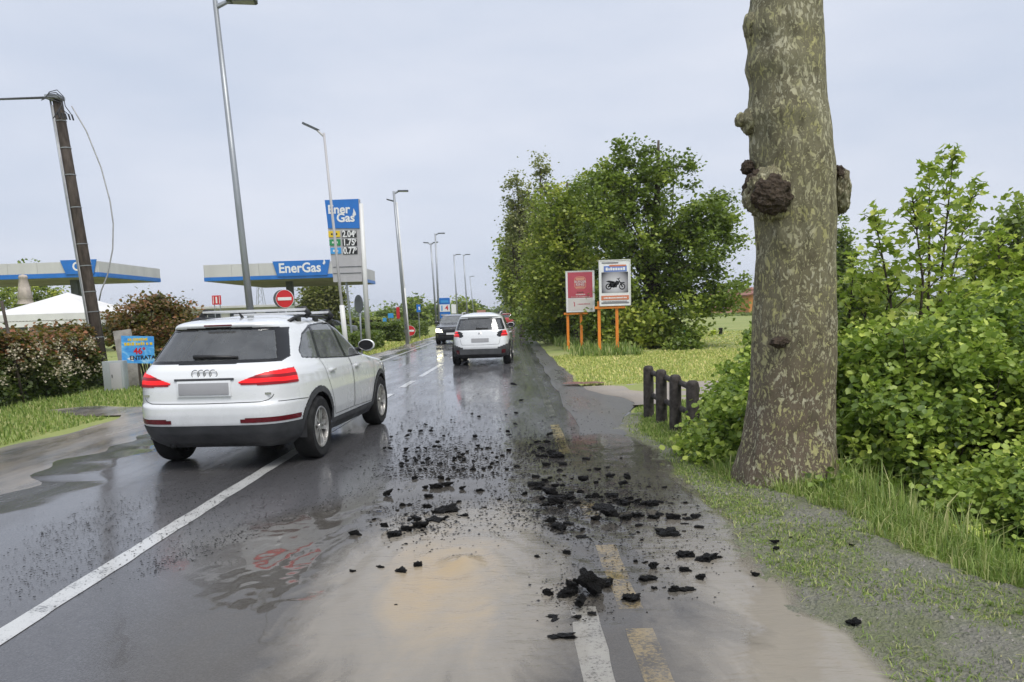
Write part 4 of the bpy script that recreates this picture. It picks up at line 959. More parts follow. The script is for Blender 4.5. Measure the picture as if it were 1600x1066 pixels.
# ---- long low station building, far buildings
lb = empty('station_building', (-37, 76, 0), label='long low pale building with flat roof behind the canopies', cat='building')
MB().box((0, 5, 1.45), (34, 8, 2.9)).build('wall', M['palewall'], lb)
MB().box((0, 5, 3.02), (35, 9, .24), None, .03).build('roof', M['canopy'], lb)
for k in range(9):
    wn = MB().box((-14 + k * 3.5, .98, 1.5), (2.6, .06, 1.9)).build('window', M['window_dark'], lb)
    MB().box((-14 + k * 3.5, .93, 1.5), (.06, .05, 1.9)).build('mullion', M['grey_panel'], wn)
def house(loc, w_, d_, h_, rh, wall, label, rz=0.):
    r_ = empty('house', loc, R(rz), label=label, cat='house')
    MB().box((0, 0, h_ / 2), (w_, d_, h_)).prism([(-w_ / 2, 0), (w_ / 2, 0), (0, rh)], -d_ / 2, d_ / 2, Matrix.Translation((0, 0, h_)) @ FACE).build('wall', M[wall], r_)
    rf = MB(); o = .5; ln = math.hypot(w_ / 2 + o, rh * (1 + 2 * o / w_)); an = math.degrees(math.atan2(rh, w_ / 2))
    for s in (-1, 1): rf.box((s * (w_ / 4 + o / 2), 0, h_ + rh / 2 + .0 - .0), (ln, d_ + 1., .18), rotm(y=s * an))
    rf.build('roof', M['tiles'], r_)
    for i in range(3):
        for z in ([1.6, 4.4] if h_ > 4 else [1.6]):
            wn = MB().box((-w_ / 2 + (i + .5) * w_ / 3, -d_ / 2 - .02, z), (1., .1, 1.3)).build('window', M['window_dark'], r_)
            MB().box((-w_ / 2 + (i + .5) * w_ / 3, -d_ / 2 - .06, z - .7), (1.2, .14, .08)).build('sill', M['palewall'], wn)
    MB().box((w_ * .25, d_ * .1, h_ + rh * .75), (.6, .6, 1.6)).build('chimney', M['pinkish'], rf and r_)
    return r_
hp = P(1181, 475, 130); house((hp.x + 4, 130, 0), 13, 9, 3.3, 1.3, 'render', 'orange rendered farmhouse with tiled roof beyond the field, left of the plane tree')
hp = P(1150, 470, 160); house((hp.x, 160, 0), 15, 9, 3.2, 1.8, 'pinkish', 'pinkish farmhouse with tiled roof far beyond the field', 8)
# lattice pylon far away
py_ = P(408, 480, 300); pyl = empty('pylon', (py_.x, 300, 0), label='distant lattice pylon under the canopy', cat='pylon'); pm = MB(); hT = P(408, 436, 300).z
for a_, b_ in ((-1, -1), (1, -1), (1, 1), (-1, 1)): pm.tube([(a_ * 2, b_ * 2, 0), (a_ * .5, b_ * .5, hT)], .12, 4)
for k in range(7):
    z = hT * k / 7; w_ = 2 - 1.5 * k / 7; z2 = hT * (k + 1) / 7; w2_ = 2 - 1.5 * (k + 1) / 7
    pm.tube([(-w_, -w_, z), (w2_, -w2_, z2)], .08, 4).tube([(w_, -w_, z), (-w2_, -w2_, z2)], .08, 4)
pm.build('lattice', M['steel'], pyl); MB().box((0, 0, hT * .93), (6, .3, .25)).build('crossarm', M['steel'], pyl)

# ================================================================== VEGETATION
LEAF4 = (np.array([[0, 0, 0], [.5, .45, .10], [0, 1, 0], [-.5, .45, .10]]), np.array([[0, 1, 2, 3]]))
LEAF6 = (np.array([[0, 0, 0], [.36, .25, .07], [.34, .62, .05], [0, 1, -.06], [-.34, .62, .05], [-.36, .25, .07]]), np.array([[0, 1, 2, 3], [0, 3, 4, 5]]))
LOBED = (np.array([[0, 0, 0], [.45, .10, .05], [.22, .30, .02], [.62, .55, .06], [.25, .62, .0], [0, 1, -.08], [-.25, .62, 0], [-.62, .55, .06], [-.22, .30, .02], [-.45, .10, .05]]),
         np.array([[0, 1, 2, 2], [0, 2, 4, 4], [2, 3, 4, 4], [0, 4, 5, 5], [0, 5, 6, 6], [0, 6, 8, 8], [6, 7, 8, 8], [0, 8, 9, 9]]))
def leaves(name, pts, size, mat, parent, shape=LEAF4, rnd=None, up=.35, droop=0., seed=0, jitter=.35, kind='stuff', aspect=1.):
    """many leaf faces at pts (n,3)"""
    rg = np.random.default_rng(seed); n = len(pts); tv, tf = shape
    nrm = rg.normal(size=(n, 3)); nrm[:, 2] = np.abs(nrm[:, 2]) + up * 2; nrm /= np.linalg.norm(nrm, axis=1, keepdims=True)
    d = rg.normal(size=(n, 3)); d[:, 2] -= droop; d -= (d * nrm).sum(1, keepdims=True) * nrm; d /= np.linalg.norm(d, axis=1, keepdims=True) + 1e-9
    s_ = np.cross(d, nrm); sz = (np.asarray(size) * (1 + jitter * rg.uniform(-1, 1, n)))[:, None, None]
    v = (pts[:, None, :] + sz * (tv[None, :, 0:1] * aspect * s_[:, None, :] + tv[None, :, 1:2] * d[:, None, :] + tv[None, :, 2:3] * nrm[:, None, :])).reshape(-1, 3)
    if shape is LOBED:
        tf = tf[:, :3]
    f = (tf[None] + (np.arange(n) * len(tv))[:, None, None]).reshape(-1, tf.shape[1])
    r = rg.uniform(0, 1, n) if rnd is None else np.clip(rnd + rg.normal(0, .12, n), 0, 1)
    return link(name, np_mesh(name, v, f, mat, False, {'rnd': np.repeat(r, len(tf))}), parent, kind=kind)
def clumps(ells, ncl, per, cr, seed=0, shell=.55, flat=.7):
    """leaf points in clumps spread through ellipsoids (cx,cy,cz,rx,ry,rz,weight)"""
    rg = np.random.default_rng(seed); E = np.array(ells, float); wgt = E[:, 6] / E[:, 6].sum(); idx = rg.choice(len(E), ncl, p=wgt)
    u = rg.normal(size=(ncl, 3)); u /= np.linalg.norm(u, axis=1, keepdims=True); rad = shell + (1 - shell) * rg.uniform(0, 1, ncl) ** .5
    rad = np.where(rg.uniform(size=ncl) < .25, rg.uniform(.1, .9, ncl), rad) * (1 + .10 * rg.normal(size=ncl))
    c = E[idx, :3] + u * E[idx, 3:6] * rad[:, None]
    cnt = rg.poisson(per, ncl) + 3; i = np.repeat(np.arange(ncl), cnt); q = rg.normal(size=(len(i), 3)) * (np.asarray(cr) * (.6 + .8 * rg.uniform(size=ncl)))[i][:, None]; q[:, 2] *= flat
    tone = np.clip(.5 + .22 * rg.normal(size=ncl), 0, 1)
    return c, c[i] + q, tone[i]
def limbs(c, base, trunk_top, parent, r0=.18, n=26, seed=0, mat=None, fork=.45):
    """tapered trunk that forks into limbs reaching for the leaf clumps"""
    rg = random.Random(seed); mt = mat or M['bark']; b = Vector(base); t_ = Vector(trunk_top)
    ax1 = b.lerp(t_, .35) + Vector((rg.uniform(-.1, .1), rg.uniform(-.1, .1), 0)) * r0 * 4; ax2 = b.lerp(t_, .7) + Vector((rg.uniform(-.1, .1), rg.uniform(-.1, .1), 0)) * r0 * 5
    MB().tube([b - Vector((0, 0, .1)), b + Vector((0, 0, r0)), ax1, ax2, t_], [r0 * 1.5, r0 * 1.1, r0 * .85, r0 * .6, r0 * .2], 10).build('trunk', mt, parent, True)
    br = MB(); idx = rg.sample(range(len(c)), min(n, len(c)))
    for i in idx:
        e = Vector(c[i]); q = rg.uniform(fork * .5, .95); s_ = b.lerp(ax1, q / .35) if q < .35 else ax1.lerp(ax2, (q - .35) / .35) if q < .7 else ax2.lerp(t_, (q - .7) / .3)
        if e.z < s_.z: s_ = b.lerp(ax1, .8)
        m_ = s_.lerp(e, .5) + Vector((rg.uniform(-.15, .15), rg.uniform(-.15, .15), rg.uniform(0, .3))) * (e - s_).length * .5
        k = min(1., .3 + .5 * (1 - q)); br.tube([s_, m_, e], [r0 * .42 * k, r0 * .26 * k, r0 * .06], 6, False)
    br.build('limb', mt, parent, True, kind='stuff')

M['leaf_tree'] = leafmat('tree_leaves', [(0.064, 0.094, 0.025), (0.129, 0.18, 0.038), (0.22, 0.295, 0.054), (0.388, 0.45, 0.085)])
M['leaf_tree2'] = leafmat('tree_leaves_fresh', [(0.124, 0.162, 0.034), (0.232, 0.301, 0.051), (0.385, 0.446, 0.075), (0.595, 0.59, 0.124)])
M['leaf_pale'] = leafmat('pale_poplar_leaves', [(0.127, 0.141, 0.049), (0.234, 0.25, 0.092), (0.324, 0.325, 0.133), (0.433, 0.416, 0.2)])
M['leaf_young'] = leafmat('young_plane_leaves', [(0.122, 0.182, 0.035), (0.275, 0.374, 0.064), (0.465, 0.568, 0.103), (0.738, 0.769, 0.175)], .45)
M['leaf_bush'] = leafmat('bush_leaves', [(0.066, 0.106, 0.031), (0.176, 0.267, 0.056), (0.372, 0.487, 0.096), (0.704, 0.798, 0.174)], .4)
M['leaf_hedge'] = leafmat('clipped_hedge_leaves', [(0.055, 0.083, 0.018), (0.094, 0.143, 0.027), (0.156, 0.21, 0.042), (0.234, 0.285, 0.068)], .3)
M['leaf_hedge2'] = leafmat('yellow_hedge_leaves', [(0.125, 0.165, 0.038), (0.203, 0.255, 0.06), (0.296, 0.352, 0.075), (0.39, 0.42, 0.12)], .35)
M['leaf_red'] = leafmat('red_tip_leaves', [(0.062, 0.076, 0.025), (0.133, 0.105, 0.043), (0.265, 0.128, 0.06), (0.424, 0.17, 0.093)], .3)
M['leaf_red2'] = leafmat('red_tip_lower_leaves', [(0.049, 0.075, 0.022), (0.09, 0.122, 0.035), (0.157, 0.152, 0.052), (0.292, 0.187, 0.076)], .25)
M['blossom'] = leafmat('cream_blossom', [(0.437, 0.378, 0.266), (0.612, 0.532, 0.392), (0.757, 0.672, 0.532)], .3)
M['leaf_willow'] = leafmat('willow_leaves', [(0.14, 0.149, 0.047), (0.211, 0.216, 0.068), (0.267, 0.27, 0.095), (0.337, 0.331, 0.135)], .4)
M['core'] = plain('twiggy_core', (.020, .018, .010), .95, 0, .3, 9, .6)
def grassmat(name, st): return leafmat(name, st, .4, .5)
M['grass'] = grassmat('grass_blades', [(0.104, 0.166, 0.044), (0.221, 0.312, 0.077), (0.348, 0.448, 0.123), (0.605, 0.565, 0.275)])
M['grass_dry'] = grassmat('pale_grass_blades', [(0.282, 0.349, 0.095), (0.469, 0.538, 0.143), (0.689, 0.699, 0.223), (1.004, 0.833, 0.413)])

def tree(name, base, ells, ncl, per, cr, size, mat, label, top=None, r0=.2, seed=0, group=None, shape=LEAF4, shell=.55, nl=26, cat='tree', flat=.7, droop=0.):
    b = Vector(base); root = empty(name, b, label=label, cat=cat, group=group)
    E = [(x - b.x, y - b.y, z, rx, ry, rz, w_) for x, y, z, rx, ry, rz, w_ in ells]
    c, p, tone = clumps(E, ncl, per, cr, seed, shell, flat)
    leaves('crown', p, size, mat, root, shape, tone, seed=seed + 1, droop=droop)
    tp = top or (sum(e[0] * e[6] for e in E) / sum(e[6] for e in E), 0, max(e[2] + e[5] * .6 for e in E))
    limbs(c, (0, 0, 0), tp, root, r0, nl, seed); return root
def E_(px, py, Y, rx, rz, w_=1., ry=None):              # ellipsoid from its place in the photograph, radii in photo pixels at that depth
    c_ = P(px, py, Y); k = Y / F; return (c_.x, Y, c_.z, rx * k, (ry or rx) * k, rz * k, w_)

# ---- trees on the right beyond the driveway
Y = 31.
tree('leafy_tree', (P(1010, 560, Y).x, Y, 0), [E_(1000, 400, Y, 82, 92, 3.0), E_(1072, 385, Y - 1, 66, 60, 1.9), E_(1110, 345, Y - 1, 48, 38, 1.), E_(1005, 285, Y, 48, 52, 1.), E_(985, 255, Y, 22, 42, .35), E_(1045, 268, Y, 38, 26, .4), E_(940, 330, Y, 48, 60, 1.2), E_(1100, 455, Y - 2, 58, 38, 1.2), E_(1085, 525, Y - 2.5, 20, 34, .45), E_(1030, 480, Y, 70, 45, 1.2), E_(972, 238, Y, 9, 26, .10), E_(1000, 232, Y, 12, 14, .07), E_(1065, 255, Y, 26, 9, .10), E_(1135, 318, Y, 22, 12, .10), E_(1150, 365, Y, 18, 14, .10), E_(1150, 440, Y - 1, 16, 12, .10), E_(1088, 290, Y, 16, 16, .10), E_(945, 272, Y, 14, 16, .10)],
     370, 84, .22, .135, M['leaf_tree'], 'big spreading green tree with low right limb behind the motorbike billboard', r0=.22, seed=11, group='trees beyond the driveway', nl=60)
Y = 36.
tree('leafy_tree', (P(905, 540, Y).x, Y, 0), [E_(900, 400, Y, 62, 92, 2.5), E_(870, 350, Y, 38, 46, 1.), E_(935, 310, Y, 40, 42, 1.), E_(880, 460, Y, 55, 50, 1.4), E_(850, 430, Y + 2, 40, 70, 1.2)],
     360, 80, .30, .15, M['leaf_tree2'], 'rounded mid green tree behind the pink billboard', r0=.2, seed=21, group='trees beyond the driveway', nl=40)
Y = 47.
tree('poplar_tree', (P(848, 520, Y).x, Y, 0), [E_(845, 300, Y, 16, 52, 1.), E_(862, 330, Y, 16, 38, .6), E_(840, 370, Y, 26, 60, 1.2)], 80, 52, .22, .15, M['leaf_pale'], 'slender pale poplar with open top, taller of the pair', r0=.16, seed=31, group='pale poplars', nl=40)
tree('poplar_tree', (P(806, 515, Y + 3).x + .4, Y + 3, 0), [E_(803, 318, Y + 3, 19, 46, 1.), E_(822, 330, Y + 3, 12, 40, .5), E_(812, 380, Y + 3, 26, 50, 1.2)], 80, 52, .24, .15, M['leaf_pale'], 'slender pale poplar with open top, shorter of the pair', r0=.16, seed=33, group='pale poplars', nl=40)
Y = 56.
tree('leafy_tree', (P(830, 520, Y).x, Y, 0), [E_(820, 400, Y, 34, 62, 1.5), E_(838, 450, Y, 40, 50, 1.5), E_(805, 430, Y, 22, 40, .7)], 220, 70, .36, .20, M['leaf_tree2'], 'fresh green tree hanging over the road edge below the poplars', r0=.2, seed=41, group='trees beyond the driveway', nl=26)
Y = 76.
tree('leafy_tree', (P(826, 505, Y).x, Y, 0), [E_(812, 430, Y, 24, 46, 1.5), E_(824, 465, Y, 26, 34, 1.), E_(800, 445, Y, 12, 24, .5)], 110, 54, .5, .32, M['leaf_tree'], 'dark green roadside tree farther along behind the poplars', r0=.2, seed=43, group='trees beyond the driveway', nl=18)
Y = 110.
tree('leafy_tree', (P(812, 500, Y).x, Y, 0), [E_(808, 455, Y, 14, 30, 1.5), E_(815, 475, Y, 16, 18, 1.)], 80, 46, .6, .42, M['leaf_tree2'], 'roadside tree farthest along the right verge', r0=.2, seed=45, group='trees beyond the driveway', nl=12)
# ---- dark undergrowth beneath them
def bush(name, base, ells, ncl, per, cr, size, mat, label, seed=0, group=None, shape=LEAF4, shell=.5, cat='bush', stems=14, flat=.8):
    b = Vector(base); root = empty(name, b, label=label, cat=cat, group=group)
    E = [(x - b.x, y - b.y, z - b.z, rx, ry, rz, w_) for x, y, z, rx, ry, rz, w_ in ells]
    c, p, tone = clumps(E, ncl, per, cr, seed, shell, flat); gz = ground_z(p[:, 0] + b.x, p[:, 1] + b.y) - b.z; keep = p[:, 2] > gz; p = p[keep]; tone = tone[keep]
    leaves('foliage', p, size, mat, root, shape, tone, seed=seed + 1, up=.25)
    st = MB(); rg = random.Random(seed)
    for i in rg.sample(range(len(c)), min(stems, len(c))):
        e = Vector(c[i]); s_ = Vector((e.x * .45 + rg.uniform(-.1, .1), e.y * .45, -.25)); st.tube([s_, s_.lerp(e, .5) + Vector((rg.uniform(-.08, .08), 0, .05)), e], [.022, .014, .004], 5, False)
    st.build('stem', M['bark'], root, True, kind='stuff'); return root
Y = 29.5
bush('undergrowth_bush', (P(1020, 548, Y).x, Y, 0), [E_(1010, 510, Y, 40, 40, 1.), E_(1045, 530, Y, 18, 22, .5), E_(985, 530, Y, 30, 28, .6)], 90, 46, .22, .15, M['leaf_tree2'], 'green bush just right of the motorbike billboard legs', 51, 'undergrowth below the trees')
bush('undergrowth_bush', (P(950, 545, Y + 1).x, Y + 1.2, 0), [E_(950, 500, Y + 1.2, 40, 46, 1.)], 80, 46, .24, .15, M['leaf_tree'], 'dark bush seen between the legs of the motorbike billboard', 52, 'undergrowth below the trees')
bush('undergrowth_bush', (P(880, 530, 38).x, 38, 0), [E_(880, 500, 38, 50, 34, 1.), E_(845, 500, 44, 28, 28, .7)], 110, 46, .28, .17, M['leaf_tree'], 'dark bush behind the legs of the pink billboard', 53, 'undergrowth below the trees')
bush('undergrowth_bush', (P(832, 515, 62).x, 62, 0), [E_(836, 495, 62, 20, 22, 1.), E_(822, 492, 74, 12, 18, .5)], 70, 40, .36, .26, M['leaf_tree'], 'dark bush below the fresh green roadside tree', 54, 'undergrowth below the trees')
bush('undergrowth_bush', (P(1075, 552, 28).x, 28, 0), [E_(1065, 545, 28, 22, 12, 1.)], 40, 36, .16, .12, M['leaf_tree'], 'low dark clump of weeds right of the billboard bush', 55, 'undergrowth below the trees')

# ---- far wood lines, far single trees
def far_tree(px, py, Y, rx, rz, mat, label, seed, group='distant trees'):
    b = P(px, py, Y); return tree('distant_tree', (b.x, Y, 0), [E_(px, py, Y, rx, rz, 1.), E_(px + rx * .35, py + rz * .3, Y, rx * .7, rz * .7, .6), E_(px - rx * .4, py + rz * .4, Y, rx * .6, rz * .6, .5)], 70, 42, max(.3, Y * .0045), max(.2, Y * .0040), M[mat], label, r0=.2, seed=seed, group=group, nl=10)
far_tree(649, 488, 110, 16, 21, 'leaf_tree', 'distant round dark tree above the hedge gap left of the price board', 61)
far_tree(676, 492, 118, 15, 15, 'leaf_tree', 'distant lower dark tree directly behind the price board post', 62)
far_tree(606, 497, 105, 20, 12, 'leaf_tree', 'distant broad low tree behind the pale blue boards', 63)
far_tree(724, 484, 140, 15, 18, 'leaf_tree2', 'distant tree rising right of the small white board', 64)
far_tree(741, 490, 165, 10, 12, 'leaf_tree', 'distant small dark tree left of the pinkish hoarding', 65)
far_tree(45, 455, 78, 52, 38, 'leaf_tree2', 'broad distant tree behind the left canopy and the tent', 66)
far_tree(1585, 385, 27, 52, 62, 'leaf_tree', 'dense dark tree beyond the saplings at the field edge', 67, 'field edge trees')
far_tree(1338, 462, 30, 38, 34, 'leaf_tree', 'low dark round tree just right of the plane trunk', 68, 'field edge trees')
b = P(1314, 470, 44); tree('columnar_poplar', (b.x, 44, 0), [E_(1315, 400, 44, 13, 62, 1.), E_(1313, 450, 44, 16, 40, .6)], 90, 44, .22, .18, M['leaf_tree'], 'narrow dark columnar poplar half hidden behind the plane trunk', r0=.14, seed=69, nl=14)
Y = 66.
b = P(510, 480, Y); tree('willow_tree', (b.x, Y, 0), [E_(500, 472, Y, 26, 32, 1.5), E_(522, 470, Y, 16, 28, 1.), E_(487, 480, Y, 14, 24, .7)], 120, 60, .34, .24, M['leaf_willow'], 'yellowish willow under the right end of the canopy', r0=.16, seed=71, nl=24, droop=2.5, flat=1.6)
# wood on the horizon: reads as one mass
rg = np.random.default_rng(5); pts = []; tn = []
for x0, x1, Yw, hgt, ncl in ((-260, -60, 330, 7, 260), (-60, -8, 360, 10, 110), (-8, 40, 330, 11, 120), (8, 70, 190, 4.5, 130), (60, 260, 210, 8, 340), (25, 90, 125, 2.2, 150)):
    for k in range(ncl):
        cx_w = rg.uniform(x0, x1); hh_ = hgt * (.55 + .45 * math.sin(cx_w * .13) * math.sin(cx_w * .031 + 1)) * rg.uniform(.7, 1.1)
        q = rg.normal(size=(34, 3)) * [Yw * .008, 2, hh_ * .30] + [cx_w, Yw + rg.uniform(-6, 6), hh_ * .5]; q[:, 2] = np.clip(q[:, 2], .1, None); pts.append(q); tn.append(np.full(34, rg.uniform(.1, .75)))
pts = np.concatenate(pts)
dw = leaves('distant_wood', pts, .0042 * pts[:, 1], M['leaf_tree'], None, LEAF4, np.concatenate(tn), seed=6)
setp(dw, 'hazy green line of woods along the horizon', 'woods', kind='stuff')

# ---- the plane tree
TY0 = 6.62
rows = [(-60, 1178, 1279), (0, 1174, 1280), (50, 1166, 1281), (75, 1170, 1282), (105, 1164, 1284), (130, 1171, 1286), (165, 1168, 1289), (185, 1164, 1293), (210, 1172, 1296), (262, 1175, 1301), (345, 1183, 1304), (400, 1186, 1304), (490, 1177, 1303), (570, 1177, 1304), (640, 1171, 1304), (690, 1162, 1304), (725, 1154, 1306), (745, 1150, 1309), (790, 1146, 1314)]
zz = []; xcc = []; rdd = []
for py_, l_, r_ in rows:
    a_, b_ = P(l_, py_, TY0), P(r_, py_, TY0); zz.append((a_.z + b_.z) / 2); xcc.append((a_.x + b_.x) / 2); rdd.append((b_.x - a_.x) / 2)
zz, xcc, rdd = np.array(zz)[::-1], np.array(xcc)[::-1], np.array(rdd)[::-1]
zz = np.append(zz, [6.2, 7.5]); xcc = np.append(xcc, [xcc[-1] - .02, xcc[-1] - .04]); rdd = np.append(rdd, [rdd[-1] * .97, rdd[-1] * .93])
tb0 = Vector((float(np.interp(0, zz, xcc)), TY0, 0))
plane = empty('plane_tree', tb0, label='massive mottled plane tree trunk with knotty burls beside the road', cat='tree')
nzt, nth = 300, 150; zl = np.linspace(-.25, 7.4, nzt); v = np.zeros((nzt, nth, 3))
for i, z in enumerate(zl):
    xc_, r_ = np.interp(z, zz, xcc), np.interp(z, zz, rdd)
    for k in range(nth):
        th = 2 * math.pi * k / nth; q = Vector((math.cos(th), math.sin(th), 0))
        d_ = .030 * mnoise.noise(Vector((q.x * 1.6, q.y * 1.6, z * 1.1))) + .011 * mnoise.noise(Vector((q.x * 5, q.y * 5, z * 4 + 9))) + .005 * mnoise.noise(Vector((q.x * 14, q.y * 14, z * 11)))
        fl = max(0., .40 - z) ** 2 * .18 * (1 + .8 * math.sin(th * 5 + 1.2))
        v[i, k] = (xc_ - tb0.x + q.x * (r_ + d_ + fl), q.y * (r_ + d_ + fl * .7), z)
i = np.arange(nzt * nth).reshape(nzt, nth); j = np.roll(i, -1, 1); fq = np.stack([i[:-1], j[:-1], j[1:], i[1:]], -1).reshape(-1, 4)
t = NT('plane_bark'); vv = t.obj(); s = t.sep(vv)
vm = t.vmap(vv, (1, 1, .55)); warp = t.n('VectorMath', operation='ADD'); nzv = t.n('TexNoise'); nzv.inputs['Scale'].default_value = 9; t.set(nzv.inputs['Vector'], vm); sc_ = t.n('VectorMath', operation='SCALE'); t.set(sc_.inputs[0], nzv.outputs['Color']); sc_.inputs['Scale'].default_value = .10; t.set(warp.inputs[0], vm); t.set(warp.inputs[1], sc_.outputs[0])
pv = t.noise(warp.outputs[0], 30, 4, .6, .4); pv2 = t.noise(warp.outputs[0], 55, 3, .55, .4); big = t.noise(vv, 1.6, 4, .55); fine = t.noise(t.vmap(vv, (1, 1, .4)), 70, 5, .7); dark = t.noise(t.vmap(vv, (1, 1, .6)), 12, 4, .6)
zr = t.math('MULTIPLY', s[2], .2)
base = t.mix(t.ramp(big, (.35, 0), (.65, 1)), (.145, .126, .066), (.215, .198, .118)); base = t.mix(t.ramp(zr, (.10, .92), (.36, 0)), base, (.135, .098, .068))
base = t.mix(t.ramp(dark, (.50, 0), (.64, .65)), base, (.075, .062, .032))
thr = t.math('ADD', t.math('MULTIPLY', t.math('SUBTRACT', big, .5), .35), t.ramp(zr, (.04, -1.1), (.34, .0)))
pale = t.ramp(t.math('ADD', pv, t.math('MULTIPLY', thr, .30)), (.54, 0), (.575, 1)); pale2 = t.ramp(t.math('ADD', pv2, t.math('MULTIPLY', thr, .30)), (.58, 0), (.61, .8))
pc_ = t.mix(t.ramp(t.noise(vv, 3.5, 2), (.4, 0), (.6, 1)), (.48, .45, .31), (.42, .39, .17))
c = t.mix(pale, base, pc_); c = t.mix(pale2, c, t.mix(.3, pc_, (.42, .40, .30)))
c = t.mix(t.math('MULTIPLY', fine, .45), c, t.mix(.5, c, (.05, .045, .03)))
hgt_ = t.math('SUBTRACT', t.math('MULTIPLY', fine, .5), t.math('MULTIPLY', t.math('ADD', pale, pale2), .35))
M['plane_bark'] = t.out(t.bsdf(Base_Color=c, Roughness=.8, Normal=t.bump(hgt_, .9, .014)))
link('trunk', np_mesh('trunk', v.reshape(-1, 3), fq, M['plane_bark'], True), plane)
t = NT('burl_bark'); vv = t.obj(); n = t.noise(vv, 18, 5, .7); vo = t.vor(vv, 30); M['burl'] = t.out(t.bsdf(Base_Color=t.mix(n, (.010, .007, .005), (.105, .072, .045)), Roughness=.9, Normal=t.bump(t.math('ADD', n, vo), 1., .03)))
def burl(px, py, dy, rx, ry, rz, seed, mat, rough=.35, freq=3., parent=plane, nm='burl', sub=5):
    c_ = P(px, py, TY0 + dy) - tb0; bm = bmesh.new(); bmesh.ops.create_icosphere(bm, subdivisions=sub, radius=1)
    for q in bm.verts:
        n_ = q.co.normalized(); d_ = 1 + rough * mnoise.fractal(n_ * freq + Vector((seed, 0, 0)), .8, 2.2, 4) + rough * .5 * abs(mnoise.noise(n_ * freq * 2.5 + Vector((0, seed, 0))))
        q.co = Vector((n_.x * rx, n_.y * ry, n_.z * rz)) * d_
    return MB().bm(bm, Matrix.Translation(c_)).build(nm, mat, parent, True)
burl(1204, 304, -.24, .20, .12, .20, 3, M['plane_bark'], .22, 3)
burl(1206, 306, -.33, .150, .085, .145, 5, M['burl'], .24, 2.4)
burl(1183, 300, -.18, .10, .13, .17, 8, M['burl'], .22, 2.4)
burl(1311, 300, .0, .075, .14, .19, 13, M['plane_bark'], .22, 2.2)
burl(1310, 273, -.06, .045, .07, .07, 17, M['burl'], .25, 2.2, sub=4)
burl(1157, 188, .0, .048, .06, .055, 23, M['plane_bark'], .2, 2, nm='knob', sub=4)
burl(1170, 190, .0, .06, .11, .10, 29, M['plane_bark'], .2, 2, nm='knob', sub=4)
burl(1172, 40, .0, .05, .1, .10, 31, M['plane_bark'], .2, 2, nm='knob', sub=4)
burl(1168, 262, -.05, .05, .06, .06, 37, M['burl'], .25, 2.2, nm='knob', sub=4)
burl(1218, 535, -.28, .075, .06, .045, 41, M['burl'], .25, 2.2, nm='scar', sub=4)

# ---- bushes round the trunk, in the ditch
def Eg(x, y, z, rx, ry, rz, w_=1.): return (x, y, z, rx, ry, rz, w_)
bush('ivy_bush', (2.6, 7.9, 0), [Eg(2.42, 8.1, .28, .40, .55, .42, 1.2), Eg(2.6, 7.6, .28, .40, .45, .40, 1.), Eg(2.9, 8.7, .62, .45, .6, .52, 1.2), Eg(3.1, 9.2, .98, .26, .4, .40, .5), Eg(2.75, 9.7, .40, .35, .6, .42, .5), Eg(1.98, 7.75, .10, .25, .45, .16, .35), Eg(2.12, 8.6, .10, .2, .5, .15, .3)],
     420, 40, .075, .062, M['leaf_bush'], 'dense leafy bush between the wooden fence and the plane trunk', 81, shape=LEAF6, shell=.6, stems=30)
bush('ditch_bush', (4.0, 7.4, -.6), [Eg(3.45, 6.9, .12, .55, .6, .62, 1.2), Eg(4.1, 7.4, .55, .7, .8, .75, 1.8), Eg(3.5, 7.6, .7, .45, .6, .6, .9), Eg(4.8, 7.8, .75, .7, .8, .8, 1.4)],
     640, 42, .085, .066, M['leaf_bush'], 'dark leafy bush filling the ditch right of the plane trunk', 83, shape=LEAF6, shell=.6, stems=30)
bush('ditch_bush', (3.9, 5.4, -.7), [Eg(3.65, 5.5, -.12, .55, .7, .50, 1.2), Eg(4.3, 5.2, .1, .6, .8, .62, 1.2), Eg(3.45, 4.7, -.42, .4, .6, .36, .7)],
     620, 42, .07, .052, M['leaf_bush'], 'low dense bush at the foot of the grassy bank', 85, shape=LEAF6, shell=.6, stems=24)
bush('ditch_bush', (5.5, 8.6, -.3), [Eg(5.4, 8.8, .8, .9, .9, .85, 1.5), Eg(6.2, 8.2, .9, .8, .9, .9, 1.2), Eg(5.2, 7.2, .3, .7, .7, .7, 1.), Eg(4.3, 9.6, .75, .8, .7, .62, 1.)],
     640, 38, .10, .078, M['leaf_young'], 'bright green bush of broad leaves under the young saplings', 87, shape=LEAF6, shell=.6, stems=24)
bush('ditch_bush', (4.9, 6.2, -.5), [Eg(4.9, 6.3, .45, .6, .6, .62, 1.), Eg(5.5, 6.6, .7, .6, .6, .6, 1.)],
     360, 38, .085, .066, M['leaf_young'], 'bright green bush hanging over the low dense ditch bush', 89, shape=LEAF6, shell=.6, stems=18)
bush('verge_weed', (2.0, 7.35, .03), [Eg(1.95, 7.4, .10, .30, .35, .12, 1.), Eg(2.25, 6.9, .08, .25, .25, .10, .7), Eg(2.55, 6.1, .06, .25, .2, .1, .4)], 60, 18, .06, .055, M['leaf_bush'], 'low leafy weeds on the verge in front of the plane trunk', 91, shape=LEAF6, stems=4)

